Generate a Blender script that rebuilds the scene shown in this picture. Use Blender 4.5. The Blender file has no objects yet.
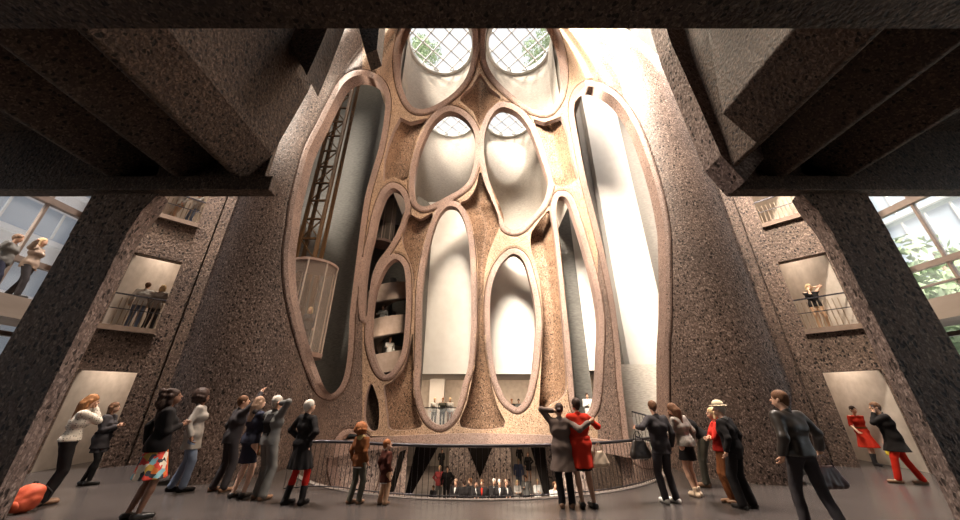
import bpy, bmesh, math, random
import numpy as np
from mathutils import Vector, Matrix
random.seed(7); RNG = np.random.default_rng(7)
scn = bpy.context.scene
COL = scn.collection
PI = math.pi
# ------------------------------------------------------------------ camera, world, sun, exposure
EYE = 1.58; FPX = 328.0; PITCH = math.radians(24.1)
cam_d = bpy.data.cameras.new('camera'); cam = bpy.data.objects.new('camera', cam_d); COL.objects.link(cam)
cam_d.sensor_width = 36.0; cam_d.lens = FPX/960*36.0; cam_d.clip_start = 0.05; cam_d.clip_end = 400
cam.location = (0, 0, EYE); cam.rotation_euler = (PI/2 + PITCH, 0, 0)
scn.camera = cam
scn.view_settings.view_transform = 'Standard'; scn.view_settings.look = 'None'
scn.view_settings.exposure = -0.42; scn.view_settings.gamma = 1.0
scn.view_settings.use_curve_mapping = False
scn.cycles.max_bounces = 7; scn.cycles.diffuse_bounces = 4; scn.cycles.glossy_bounces = 3
scn.cycles.transmission_bounces = 6; scn.cycles.transparent_max_bounces = 8
scn.cycles.sample_clamp_indirect = 6.0; scn.cycles.caustics_reflective = False; scn.cycles.caustics_refractive = False
scn.cycles.use_denoising = True
W = bpy.data.worlds.new('overcast_sky'); scn.world = W; W.use_nodes = True
bg = W.node_tree.nodes['Background']; bg.inputs[0].default_value = (0.95, 0.96, 1.0, 1); bg.inputs[1].default_value = 1.5
def lamp(name, kind, loc, energy, color=(1, .86, .7), size=2.0, size_y=None, target=None, **kw):
    d = bpy.data.lights.new(name, kind); d.energy = energy; d.color = color
    if kind == 'AREA':
        d.size = size
        if size_y: d.shape = 'RECTANGLE'; d.size_y = size_y
    if 'spread' in kw: d.spread = kw['spread']
    if kind == 'SPOT': d.spot_size = kw.get('angle', 1.0); d.spot_blend = .22; d.shadow_soft_size = size
    if kind == 'SUN': d.angle = kw.get('angle', .03)
    o = bpy.data.objects.new(name, d); COL.objects.link(o); o.location = loc
    if target is not None:
        o.rotation_euler = (Vector(target)-Vector(loc)).to_track_quat('-Z', 'Y').to_euler()
    return o
WARM = (1, .80, .60); SOFT = (1, .90, .80); COOLW = (.92, .95, 1)
lamp('sun', 'SUN', (0, 0, 40), 16.0, (1, .90, .76), target=(16, 32, 0), angle=.28)
lamp('atrium_daylight', 'AREA', (-.8, 7.2, 22), 5000, (1, .83, .64), 5, 4, target=(2.2, 13, 9), spread=1.9)
lamp('roof_glow', 'AREA', (.2, 3.6, 21.5), 7500, (1, .91, .78), 6, 2, target=(4.4, 10.2, 16.5), spread=1.25)  # added fill without a real source, whitens the upper carved wall
lamp('gallery_cove_light', 'AREA', (-2.4, 19.6, 16.5), 60, (1, .86, .74), 3.5, 1.0, target=(-2.4, 20.6, 3))  # added fills brightening the hanging white walls, no real cove
lamp('gallery_cove_light', 'AREA', (2.6, 19.3, 13.4), 80, (1, .86, .74), 3.5, 1.0, target=(2.6, 20.6, 3))
lamp('tube_spot', 'SPOT', (2.3, 19.5, 24.9), 2600, (1, .93, .84), .15, target=(2.3, 24.1, 22.8), angle=.85)  # added spots that throw the bright patches on the tube linings
lamp('tube_spot', 'SPOT', (-2.4, 19.5, 24.9), 1300, (1, .90, .80), .6, target=(-2.5, 24.1, 22.6), angle=1.2)
lamp('gallery_ceiling_light', 'AREA', (0, 23, 3.3), 1300, (1, .80, .60), 16, 2, target=(0, 24, 0))
lamp('lower_hall_light', 'AREA', (0, 20.3, -.5), 90, WARM, 9, 2.0, target=(0, 20.8, -3))
lamp('lower_hall_light', 'AREA', (0, 28, -.4), 300, WARM, 12, 5, target=(0, 28, -3))
lamp('shaft_top_light', 'AREA', (-6.0, 14.2, 24), 170, (1, .85, .62), 1.0, target=(-6.6, 16, 15))
lamp('slit_light', 'AREA', (7.4, 12.8, 22), 750, (1, .93, .86), 2.0, 2.0, target=(8.2, 16.0, 9))  # added fills brightening the white blocks behind the side openings
lamp('slit_light', 'AREA', (7.2, 17.4, 17), 500, (1, .93, .85), 1.5, 1.0, target=(7.2, 19, 5))
for s in (-1, 1):
    lamp('slot_skylight', 'AREA', (s*9.6, 8.7, 20.5), 2800, (1, .88, .80), 1.4, target=(s*8.0, 9.2, 9), spread=1.5)
    for z, e in ((3.5, 85), (7.5, 85), (11.6, 85)): lamp('passage_light', 'AREA', (s*11.3, 11.6, z), e, (1, .86, .72), 1.2, target=(s*11.6, 11.4, 0))
lamp('deck_ceiling_light', 'AREA', (0, -4.5, 5.8), 30, (1, .76, .56), 3, 1, target=(0, 3, 1))  # added warm fill for the pier fronts, not a real fitting
# ------------------------------------------------------------------ pixel <-> place helpers
CT, ST = math.cos(PITCH), math.sin(PITCH)
def ray(x, y):
    """pixel -> (X/Y, (Z-eye)/Y) of the line of sight"""
    v = 260.0 - y
    Y = FPX*CT - v*ST; Z = FPX*ST + v*CT
    return (x-480.0)/Y, Z/Y
def floor_at(x, y, z=0.0):
    a, t = ray(x, y); Y = (z-EYE)/t
    return a*Y, Y
def at(x, y, Y):
    a, t = ray(x, y); return Vector((a*Y, Y, EYE+t*Y))
def height_of(yf, yt, z=0.0, x=480):
    _, Y = floor_at(x, yf, z); return EYE + ray(x, yt)[1]*Y - z
# ------------------------------------------------------------------ materials
MATS = {}
def nmat(name, color=(.5, .5, .5), rough=.7, metal=0.0, emit=None, estr=1.0, alpha=None, spec=.5):
    if name in MATS: return MATS[name]
    m = bpy.data.materials.new(name); m.use_nodes = True
    b = m.node_tree.nodes['Principled BSDF']
    b.inputs['Base Color'].default_value = (*color, 1); b.inputs['Roughness'].default_value = rough
    b.inputs['Metallic'].default_value = metal; b.inputs['Specular IOR Level'].default_value = spec
    if emit: b.inputs['Emission Color'].default_value = (*emit, 1); b.inputs['Emission Strength'].default_value = estr
    m.diffuse_color = (*color, 1)
    MATS[name] = m; return m
def N(m, t, **kw):
    n = m.node_tree.nodes.new(t)
    for k, v in kw.items(): setattr(n, k, v)
    return n
def L(m, a, b): m.node_tree.links.new(a, b)
def ramp(m, fac, stops, interp='LINEAR'):
    r = N(m, 'ShaderNodeValToRGB'); r.color_ramp.interpolation = interp
    e = r.color_ramp.elements
    while len(e) < len(stops): e.new(.5)
    for i, (p, c) in enumerate(stops):
        e[i].position = p; e[i].color = (*c, 1) if len(c) == 3 else c
    L(m, fac, r.inputs[0]); return r.outputs[0]
def mixc(m, fac, a, b, mode='MIX'):
    n = N(m, 'ShaderNodeMix', data_type='RGBA', blend_type=mode)
    for s, v in ((n.inputs[0], fac), (n.inputs[6], a), (n.inputs[7], b)):
        if hasattr(v, 'links') or hasattr(v, 'is_linked'): L(m, v, s)
        else: s.default_value = v if not isinstance(v, tuple) else (*v, 1)
    return n.outputs[2]
def terrazzo(name, base, chips, scale=11.0, dark=.35, light=.25, rough=.55, bump=.35, fine=1.0):
    """exposed aggregate concrete: black and pale stones of uneven size in a mottled paste"""
    m = nmat(name, base, rough); b = m.node_tree.nodes['Principled BSDF']
    tc = N(m, 'ShaderNodeTexCoord'); src = tc.outputs['Object']
    mp = N(m, 'ShaderNodeMapping'); mp.inputs['Scale'].default_value = (1, 1, .7); L(m, src, mp.inputs[0])
    nz = N(m, 'ShaderNodeTexNoise'); nz.inputs['Scale'].default_value = scale*.9; nz.inputs['Detail'].default_value = 3; L(m, mp.outputs[0], nz.inputs['Vector'])
    warp = N(m, 'ShaderNodeVectorMath', operation='MULTIPLY_ADD'); warp.inputs[1].default_value = (.11*11/scale,)*3; L(m, nz.outputs['Color'], warp.inputs[0]); L(m, mp.outputs[0], warp.inputs[2])
    v1 = N(m, 'ShaderNodeTexVoronoi'); v1.inputs['Scale'].default_value = scale; L(m, warp.outputs[0], v1.inputs['Vector'])
    v2 = N(m, 'ShaderNodeTexVoronoi'); v2.inputs['Scale'].default_value = scale*2.6*fine; L(m, warp.outputs[0], v2.inputs['Vector'])
    big = N(m, 'ShaderNodeTexNoise'); big.inputs['Scale'].default_value = .45; big.inputs['Detail'].default_value = 3; L(m, src, big.inputs['Vector'])
    def cellrand(v):
        s = N(m, 'ShaderNodeSeparateColor'); L(m, v.outputs['Color'], s.inputs[0]); return s
    s1, s2 = cellrand(v1), cellrand(v2)
    paste = ramp(m, s2.outputs[0], [(0, tuple(c*.55 for c in base)), (.35, tuple(c*.9 for c in base)), (.7, tuple(c*1.15 for c in base)), (1, chips)])
    bigc = ramp(m, big.outputs[0], [(.3, (.72, .72, .74)), (.7, (1.22, 1.18, 1.15))])
    paste = mixc(m, 1.0, paste, bigc, 'MULTIPLY')
    def mask(s, v, thr, size):
        a = N(m, 'ShaderNodeMath', operation='LESS_THAN'); a.inputs[1].default_value = thr; L(m, s.outputs[1], a.inputs[0])
        c = N(m, 'ShaderNodeMath', operation='LESS_THAN'); c.inputs[1].default_value = size; L(m, v.outputs['Distance'], c.inputs[0])
        k = N(m, 'ShaderNodeMath', operation='MULTIPLY'); L(m, a.outputs[0], k.inputs[0]); L(m, c.outputs[0], k.inputs[1]); return k.outputs[0]
    md = mask(s1, v1, dark, .42)
    a = N(m, 'ShaderNodeMath', operation='GREATER_THAN'); a.inputs[1].default_value = 1-light; L(m, s1.outputs[1], a.inputs[0])
    c = N(m, 'ShaderNodeMath', operation='LESS_THAN'); c.inputs[1].default_value = .34; L(m, v1.outputs['Distance'], c.inputs[0])
    ml = N(m, 'ShaderNodeMath', operation='MULTIPLY'); L(m, a.outputs[0], ml.inputs[0]); L(m, c.outputs[0], ml.inputs[1])
    col = mixc(m, md, paste, tuple(x*.16 for x in base)); col = mixc(m, ml.outputs[0], col, chips)
    L(m, col, b.inputs['Base Color'])
    bm_ = N(m, 'ShaderNodeBump'); bm_.inputs['Strength'].default_value = bump; bm_.inputs['Distance'].default_value = .05
    b.inputs['Specular IOR Level'].default_value = .22; L(m, v1.outputs['Distance'], bm_.inputs['Height']); L(m, bm_.outputs[0], b.inputs['Normal'])
    return m
def mottled(name, c1, c2, scale=6, rough=.7, bump=.1, stretch=(1, 1, 1), detail=6, metal=0.0):
    if name in MATS: return MATS[name]
    m = nmat(name, c1, rough, metal); b = m.node_tree.nodes['Principled BSDF']
    tc = N(m, 'ShaderNodeTexCoord'); mp = N(m, 'ShaderNodeMapping'); mp.inputs['Scale'].default_value = stretch; L(m, tc.outputs['Object'], mp.inputs[0])
    nz = N(m, 'ShaderNodeTexNoise'); nz.inputs['Scale'].default_value = scale; nz.inputs['Detail'].default_value = detail; L(m, mp.outputs[0], nz.inputs['Vector'])
    L(m, ramp(m, nz.outputs[0], [(.3, c1), (.7, c2)]), b.inputs['Base Color'])
    bp = N(m, 'ShaderNodeBump'); bp.inputs['Strength'].default_value = bump; bp.inputs['Distance'].default_value = .02
    L(m, nz.outputs[0], bp.inputs['Height']); L(m, bp.outputs[0], b.inputs['Normal'])
    return m
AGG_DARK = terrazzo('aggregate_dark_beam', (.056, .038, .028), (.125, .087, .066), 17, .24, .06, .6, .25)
AGG_WALL = terrazzo('aggregate_wall', (.120, .080, .060), (.25, .175, .13), 15, .26, .10, .6, .3)
AGG_LIT_SIDE = terrazzo('aggregate_pier_side', (.155, .118, .105), (.31, .25, .225), 13, .26, .2, .55, .3)  # paler aggregate copy, paints faces that catch the light
AGG_COL = terrazzo('aggregate_silo', (.118, .083, .068), (.28, .21, .175), 18, .26, .12, .5, .22)
AGG_WARM = terrazzo('aggregate_warm_recess', (.165, .098, .060), (.32, .21, .145), 15, .26, .2, .6, .2)
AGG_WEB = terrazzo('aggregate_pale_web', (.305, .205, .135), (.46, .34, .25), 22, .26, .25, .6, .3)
RIM = terrazzo('sawn_rim_concrete', (.245, .170, .140), (.36, .27, .235), 26, .12, .2, .5, .12)
PLASTER = mottled('board_marked_plaster', (.62, .57, .52), (.76, .72, .67), 9, .8, .25, (.3, .3, 5))
WHITE = mottled('white_gallery_paint', (.52, .475, .43), (.57, .53, .485), 2, .8, .02)
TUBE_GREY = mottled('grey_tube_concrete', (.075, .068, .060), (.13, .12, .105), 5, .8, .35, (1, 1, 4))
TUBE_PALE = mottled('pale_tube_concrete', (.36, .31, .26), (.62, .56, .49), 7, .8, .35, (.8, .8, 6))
BEIGE = mottled('beige_stucco', (.46, .38, .31), (.60, .51, .43), 3.2, .85, .3)
FLOOR = mottled('polished_concrete_floor', (.036, .030, .028), (.054, .046, .043), 1.6, .27, .03)
STEEL = nmat('dark_handrail_steel', (.05, .045, .05), .4, .6)
BRONZE = nmat('bronze_painted_steel', (.12, .058, .02), .5, .1)
WHITE_METAL = nmat('white_painted_metal', (.8, .8, .78), .5)
BLACK = nmat('unlit_black_render', (.010, .008, .007), .95, spec=.0)  # flat black painting the shade inside the lower hall openings
def glassmat(name, color=(.9, .95, 1), alpha=.18, rough=.05):
    m = nmat(name, color, rough); nt = m.node_tree; b = nt.nodes['Principled BSDF']
    tr = N(m, 'ShaderNodeBsdfTransparent'); mx = N(m, 'ShaderNodeMixShader'); out = nt.nodes['Material Output']
    mx.inputs[0].default_value = alpha; L(m, tr.outputs[0], mx.inputs[1]); L(m, b.outputs[0], mx.inputs[2]); L(m, mx.outputs[0], out.inputs[0]); return m
GLASS = glassmat('clear_glass', (.75, .8, .85), .12)
GLASS_CAB = glassmat('reflective_lift_glass', (.6, .48, .4), .13, .15)
SKYGLASS = glassmat('fritted_skylight_glass', (.95, .97, 1), .06, .3)
# ------------------------------------------------------------------ mesh helpers
def link(name, me, mat=None, parent=None, smooth=False):
    o = bpy.data.objects.new(name, me); COL.objects.link(o)
    if mat is not None:
        for mm in (mat if isinstance(mat, (list, tuple)) else [mat]): me.materials.append(mm)
    if parent is not None: o.parent = parent
    if smooth: me.polygons.foreach_set('use_smooth', [True]*len(me.polygons))
    return o
def mesh_pd(name, v, f):
    me = bpy.data.meshes.new(name); me.from_pydata([tuple(p) for p in v], [], [tuple(q) for q in f]); me.update(); return me
def mesh_np(name, v, quads):
    """fast path: every face a quad"""
    me = bpy.data.meshes.new(name); n = len(quads)
    me.vertices.add(len(v)); me.vertices.foreach_set('co', np.asarray(v, np.float32).ravel())
    me.loops.add(4*n); me.loops.foreach_set('vertex_index', np.asarray(quads, np.int32).ravel())
    me.polygons.add(n); me.polygons.foreach_set('loop_start', np.arange(0, 4*n, 4, dtype=np.int32))
    me.polygons.foreach_set('loop_total', np.full(n, 4, np.int32))
    me.update(calc_edges=True); me.validate(); return me
def tag(o, label, cat, group=None, kind=None):
    o['label'] = label
    if cat: o['category'] = cat
    if group: o['group'] = group
    if kind: o['kind'] = kind
    return o
def struct(o, label=None, cat=None):
    o['kind'] = 'structure'
    if label: o['label'] = label
    if cat: o['category'] = cat
    return o
def empty(name, loc=(0, 0, 0), rz=0, parent=None):
    o = bpy.data.objects.new(name, None); COL.objects.link(o); o.location = loc; o.rotation_euler = (0, 0, rz)
    if parent: o.parent = parent
    return o
class MB:
    """collects shapes of one mesh"""
    def __init__(s): s.v = []; s.f = []
    def add(s, v, f):
        n = len(s.v); s.v += [tuple(p) for p in v]; s.f += [tuple(i+n for i in q) for q in f]; return s
    def box(s, x0, x1, y0, y1, z0, z1):
        return s.add([(x0,y0,z0),(x1,y0,z0),(x1,y1,z0),(x0,y1,z0),(x0,y0,z1),(x1,y0,z1),(x1,y1,z1),(x0,y1,z1)],
            [(0,3,2,1),(4,5,6,7),(0,1,5,4),(1,2,6,5),(2,3,7,6),(3,0,4,7)])
    def bar(s, p, q, w, h=None, up=(0, 0, 1)):
        p, q = Vector(p), Vector(q); h = h or w; d = (q-p).normalized(); u = Vector(up)
        if abs(d.dot(u)) > .95: u = Vector((0, 1, 0))
        r = d.cross(u).normalized(); u = r.cross(d)
        c = [r*a*w/2+u*b*h/2 for a, b in ((-1,-1),(1,-1),(1,1),(-1,1))]
        return s.add([p+k for k in c]+[q+k for k in c], [(0,1,2,3)[::-1],(4,5,6,7),(0,1,5,4),(1,2,6,5),(2,3,7,6),(3,0,4,7)])
    def tube(s, pts, rad, n=8, caps=True):
        pts = [Vector(p) for p in pts]; m = len(pts)
        rr = rad if isinstance(rad, (list, tuple)) else [rad]*m
        v = []; f = []; ref = None
        for i, p in enumerate(pts):
            d = (pts[min(i+1, m-1)]-pts[max(i-1, 0)]).normalized()
            if ref is None: ref = d.orthogonal().normalized()
            r = (ref-d*ref.dot(d)).normalized(); ref = r; u = d.cross(r)
            v += [p+(r*math.cos(2*PI*k/n)+u*math.sin(2*PI*k/n))*rr[i] for k in range(n)]
        for i in range(m-1):
            for k in range(n): a = i*n+k; b = i*n+(k+1) % n; f.append((a, b, b+n, a+n))
        if caps: f.append(tuple(range(n))[::-1]); f.append(tuple(range((m-1)*n, m*n)))
        return s.add(v, f)
    def prism(s, poly, y0, y1):
        """polygon in X,Z pushed along Y"""
        n = len(poly); v = [(x, y0, z) for x, z in poly]+[(x, y1, z) for x, z in poly]
        return s.add(v, [tuple(range(n)), tuple(range(2*n-1, n-1, -1))]+[(i, i+n, (i+1) % n+n, (i+1) % n) for i in range(n)])
    def plan(s, poly, z0, z1):
        n = len(poly); v = [(x, y, z0) for x, y in poly]+[(x, y, z1) for x, y in poly]
        return s.add(v, [tuple(range(n))[::-1], tuple(range(n, 2*n))]+[(i, (i+1) % n, (i+1) % n+n, i+n) for i in range(n)])
    def arcwall(s, cx, cy, r0, r1, a0, a1, z0, z1, n=32, zf=None):
        """curved slab between two radii (degrees)"""
        v = []; f = []
        for i in range(n+1):
            a = math.radians(a0+(a1-a0)*i/n); c, q = math.cos(a), math.sin(a)
            dz = zf(i/n) if zf else 0
            v += [(cx+r0*c, cy+r0*q, z0+dz), (cx+r1*c, cy+r1*q, z0+dz), (cx+r1*c, cy+r1*q, z1+dz), (cx+r0*c, cy+r0*q, z1+dz)]
        for i in range(n):
            a = 4*i; b = a+4
            for k in range(4): f.append((a+k, a+(k+1) % 4, b+(k+1) % 4, b+k))
        f.append((0, 3, 2, 1)); f.append((4*n, 4*n+1, 4*n+2, 4*n+3))
        return s.add(v, f)
    def build(s, name, mat, parent=None, smooth=False, bevel=0):
        me = mesh_pd(name, s.v, s.f)
        bm = bmesh.new(); bm.from_mesh(me); bmesh.ops.recalc_face_normals(bm, faces=bm.faces); bm.to_mesh(me); bm.free()
        o = link(name, me, mat, parent, smooth)
        if bevel:
            md = o.modifiers.new('edge_round', 'BEVEL'); md.width = bevel; md.segments = 2; md.limit_method = 'ANGLE'
        return o
# ------------------------------------------------------------------ the carved silo wall (one cast surface with oval openings)
CX, CY, CR = 7.0, 10.2, 1.65          # plan of the two flanking silos
VX, VY, VR = 0.0, 13.0, 5.6           # plan of the round void
def _depth(a):
    a = abs(a)
    A = 1+a*a
    if a < .452:
        B = -2*VY; C = VY*VY-VR*VR; return (-B+math.sqrt(max(B*B-4*A*C, 0)))/(2*A)
    B = -2*(CX*a+CY); C = CX*CX+CY*CY-CR*CR; q = B*B-4*A*C
    return (-B-math.sqrt(max(q, 0)))/(2*A)
_pa = np.linspace(-1, 1, 2001); _pd = np.array([_depth(min(max(a, -.875), .875)) for a in _pa])
_k = np.exp(-.5*(np.arange(-60, 61)/14.0)**2); _k /= _k.sum()
_ps = np.convolve(np.pad(_pd, 60, mode='edge'), _k, 'valid')
_wm = np.clip((np.abs(_pa)-.60)/.12, 0, 1); _ps = _ps*(1-_wm)+_pd*_wm
def k_of(t): return 1-.19*np.clip((t-1.3)/.38, 0, 1.4)**1.5
def sheet_depth(a, t):
    a = np.asarray(a, float); t = np.asarray(t, float)
    p = a/k_of(t)
    d = np.interp(p, _pa, _ps)
    w = np.clip(1-(np.abs(p)/.62)**3, 0, 1)
    m = 1-.22*np.clip((t-.45)/1.0, 0, 2.2)**1.15*w
    return d*m
HOLES = dict(
 A=[(361,75),(378,82),(385,98),(384,119),(379,147),(372,171),(365,197),(360,230),(355,270),(350,312),(348,350),(344,376),(337,390),(328,394),(319,387),(309,363),(298,328),(290,291),(288,255),(292,225),(295,202),(301,178),(309,150),(321,126),(332,104),(345,82)],
 D=[(440,-10),(460,0),(470,18),(473,45),(471,62),(465,79),(452,94),(433,106),(419,109),(410,104),(403,90),(399,69),(400,47),(407,25),(420,2)],
 E=[(520,-10),(540,5),(552,28),(559,48),(562,66),(562,82),(558,98),(549,110),(537,110),(524,103),(507,90),(493,75),(486,59),(485,40),(489,14),(502,-4)],
 F=[(449,111),(464,117),(474,132),(475,152),(472,172),(464,186),(446,197),(430,205),(422,206),(416,200),(414,184),(417,161),(425,137),(435,120)],
 G=[(504,107),(518,113),(530,129),(539,152),(547,175),(548,187),(542,204),(530,218),(520,228),(511,229),(504,223),(497,204),(490,184),(485,161),(484,140),(488,123),(495,111)],
 H=[(451,206),(459,210),(466,227),(470,256),(471,290),(471,328),(468,366),(463,382),(460,396),(453,415),(442,425),(431,421),(423,407),(419,386),(420,366),(421,328),(422,290),(427,256),(436,222),(444,209)],
 I=[(512,254),(523,260),(530,281),(535,307),(536,332),(533,366),(530,383),(526,398),(519,407),(511,404),(504,396),(499,384),(495,370),(491,340),(490,307),(492,286),(499,267)],
 B=[(394,188),(401,193),(405,205),(403,217),(396,234),(387,249),(378,261),(372,276),(369,295),(367,314),(365,317),(364,300),(365,280),(368,258),(373,237),(378,214),(384,197),(389,190)],
 C=[(395,259),(402,264),(405,274),(406,296),(405,323),(402,350),(395,366),(388,374),(381,372),(375,360),(371,344),(371,323),(373,301),(379,280),(387,265)],
 K=[(588,86),(603,90),(618,101),(634,125),(645,152),(655,183),(662,214),(665,241),(666,310),(664,350),(664,390),(664,420),(662,448),(655,462),(640,460),(630,444),(626,414),(622,380),(620,350),(615,305),(605,255),(595,214),(586,179),(578,137),(574,110),(578,94)],
 J=[(562,196),(568,200),(574,216),(585,252),(594,287),(599,322),(598,358),(596,393),(592,410),(584,416),(577,408),(574,393),(572,367),(568,323),(563,278),(559,239),(556,212),(558,199)],
 M=[(348,434),(360,436),(370,446),(374,462),(372,482),(362,498),(345,498),(336,482),(333,466),(336,450),(341,440)],
)
CELLS = dict(
 S1=[(400,117),(410,122),(427,118),(417,138),(411,160),(408,178),(403,181),(394,177),(383,181),(384,160),(388,143),(394,128)],
 S2=[(480,73),(489,87),(501,97),(499,101),(488,111),(480,127),(473,111),(460,101),(460,97),(472,86)],
 S3=[(533,119),(545,122),(562,116),(568,132),(573,158),(579,178),(571,184),(562,187),(554,184),(549,166),(542,143)],
 S4=[(480,171),(485,184),(491,198),(498,215),(499,228),(494,240),(488,256),(484,280),(483,310),(484,335),(487,360),(491,383),(497,405),(504,427),(461,427),(466,405),(470,388),(475,364),(478,330),(478,300),(478,270),(476,245),(472,225),(467,212),(460,203),(468,199),(476,187)],
 S5=[(409,214),(420,219),(433,213),(427,232),(420,255),(415,280),(413,310),(413,340),(413,370),(413,392),(417,412),(421,427),(391,430),(387,416),(385,400),(384,386),(391,382),(402,370),(409,350),(413,322),(413,290),(412,270),(406,252),(402,240),(405,226)],
 S6=[(549,210),(552,220),(556,250),(560,290),(564,340),(567,385),(562,398),(552,404),(540,411),(540,392),(542,350),(543,320),(540,284),(535,262),(531,248),(531,234),(537,224),(544,215)],
 S7=[(371,383),(376,394),(379,406),(379,420),(377,430),(369,430),(364,420),(364,408),(366,394)],
)
def catmull(pts, k=6):
    n = len(pts); out = []
    for i in range(n):
        p0, p1, p2, p3 = (np.array(pts[(i+j-1) % n], float) for j in range(4))
        for s in range(k):
            t = s/k; out.append(.5*((2*p1)+(-p0+p2)*t+(2*p0-5*p1+4*p2-p3)*t*t+(-p0+3*p1-3*p2+p3)*t**3))
    return np.array(out)
def poly_sdf(P, X, Y):
    """signed distance, negative inside"""
    a = P; b = np.roll(P, -1, 0); best = np.full(X.shape, 1e9); ins = np.zeros(X.shape, bool)
    for (ax, ay), (bx, by) in zip(a, b):
        ex, ey = bx-ax, by-ay; wx, wy = X-ax, Y-ay
        h = np.clip((wx*ex+wy*ey)/(ex*ex+ey*ey+1e-9), 0, 1)
        best = np.minimum(best, (wx-ex*h)**2+(wy-ey*h)**2)
        c = ((ay > Y) != (by > Y)) & (X < ex*(Y-ay)/(ey+1e-12)+ax)
        ins ^= c
    d = np.sqrt(best); return np.where(ins, -d, d)
def field(polys, X, Y, pad=16):
    out = np.full(X.shape, 60.0)
    xs = X[:, 0]; ys = Y[0]
    for P in polys:
        i0, i1 = np.searchsorted(xs, [P[:, 0].min()-pad, P[:, 0].max()+pad]); j0, j1 = np.searchsorted(ys, [P[:, 1].min()-pad, P[:, 1].max()+pad])
        out[i0:i1, j0:j1] = np.minimum(out[i0:i1, j0:j1], poly_sdf(P, X[i0:i1, j0:j1], Y[i0:i1, j0:j1]))
    return out
def clip_grid(phi, nx, ny):
    """quads where phi>0, cut cleanly along phi=0 -> list of (kind,i,j,s) vertex keys and polygons"""
    verts = {}; faces = []
    def vid(key):
        if key not in verts: verts[key] = len(verts)
        return verts[key]
    pos = phi > 0
    cnt = pos[:-1, :-1].astype(int)+pos[1:, :-1]+pos[1:, 1:]+pos[:-1, 1:]
    for i, j in zip(*np.nonzero(cnt)):
        c = [(i, j), (i+1, j), (i+1, j+1), (i, j+1)]
        poly = []
        for q in range(4):
            A, B = c[q], c[(q+1) % 4]; fa, fb = phi[A], phi[B]
            if fa > 0: poly.append(vid((A, A)))
            if (fa > 0) != (fb > 0):
                poly.append(vid((A, B) if A < B else (B, A)))
        if len(poly) >= 3: faces.append(poly)
    keys = list(verts)
    pts = np.zeros((len(keys), 2))
    for n, (A, B) in enumerate(keys):
        if A == B: pts[n] = A
        else:
            s = phi[A]/(phi[A]-phi[B]); pts[n] = (A[0]+(B[0]-A[0])*s, A[1]+(B[1]-A[1])*s)
    return pts, faces
STEP = 1.3
gx = np.arange(170, 792, STEP); gy = np.arange(-84, 500, STEP)
GX, GY = np.meshgrid(gx, gy, indexing='ij')
hp = [catmull(v) for v in HOLES.values()]; cp = [np.array(v, float) if k in ('S1', 'S2', 'S3') else catmull(v, 3) for k, v in CELLS.items()]
phiH = field(hp, GX, GY); phiC = field(cp, GX, GY)
GA, GT = ray(GX, GY)
edge = (.885-np.abs(GA/k_of(GT)))*330
# lower rim of the wall: it stands on the ring slab in the middle and runs down into the void at the sides
zmin_px = np.where(np.abs(GX-480) < 112, 436.0, 498.0+0*GX)
zmin_px = np.where(np.abs(GX-480) > 165, 492.0, zmin_px)
phi = np.minimum(np.minimum(phiH, phiC), np.minimum(edge, zmin_px-GY))
pts, faces = clip_grid(phi, len(gx), len(gy))
px = 170+pts[:, 0]*STEP; py = -84+pts[:, 1]*STEP
def bil(F, pts):
    i = np.clip(pts[:, 0].astype(int), 0, F.shape[0]-2); j = np.clip(pts[:, 1].astype(int), 0, F.shape[1]-2); u = pts[:, 0]-i; v = pts[:, 1]-j
    return F[i, j]*(1-u)*(1-v)+F[i+1, j]*u*(1-v)+F[i, j+1]*(1-u)*v+F[i+1, j+1]*u*v
fH, fC = bil(phiH, pts), bil(phiC, pts)
a_, t_ = ray(px, py); D_ = sheet_depth(a_, t_)
RW = 5.4
def smooth(x, e0, e1): u = np.clip((x-e0)/(e1-e0), 0, 1); return u*u*(3-2*u)
wide = np.where((px < 350) | (px > 640), 1.0, 1.0)
lift = .03*(1-smooth(fH, RW-.3, RW+.5)) - .07*np.exp(-((fH-RW-.9)/.65)**2)
D2 = D_-lift*(D_/15.0)
P3 = np.stack([a_*D2, D2, EYE+t_*D2], 1)
nv = len(P3)
# reveals: every free edge is pushed back into the wall
ec = {}
for f in faces:
    for q in range(len(f)):
        k = (f[q], f[(q+1) % len(f)]); ec[k] = ec.get(k, 0)+1
bd = [k for k in ec if (k[1], k[0]) not in ec]
bv = sorted({i for k in bd for i in k}); b2 = {i: nv+n for n, i in enumerate(bv)}; b3 = {i: nv+len(bv)+n for n, i in enumerate(bv)}
depth = np.array([.45 if fH[i] < 3 else (.30 if fC[i] < 3 else 1.2) for i in bv])
P_b = P3[bv].copy(); P_b[:, 1] += depth
allv = np.vstack([P3, P_b, P3[bv]])
rev = [(b3[k[1]], b3[k[0]], b2[k[0]], b2[k[1]]) for k in bd]
me = mesh_pd('silo_wall', allv, [tuple(reversed(f)) for f in faces]+[tuple(reversed(r)) for r in rev])
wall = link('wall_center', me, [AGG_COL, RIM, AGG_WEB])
mi = []
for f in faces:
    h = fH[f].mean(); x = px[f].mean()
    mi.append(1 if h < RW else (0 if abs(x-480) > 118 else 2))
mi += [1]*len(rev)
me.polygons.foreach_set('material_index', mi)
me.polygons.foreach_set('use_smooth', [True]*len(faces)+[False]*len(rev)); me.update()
struct(wall, 'tall carved concrete silo wall with pale rimmed oval openings', 'wall')
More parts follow.
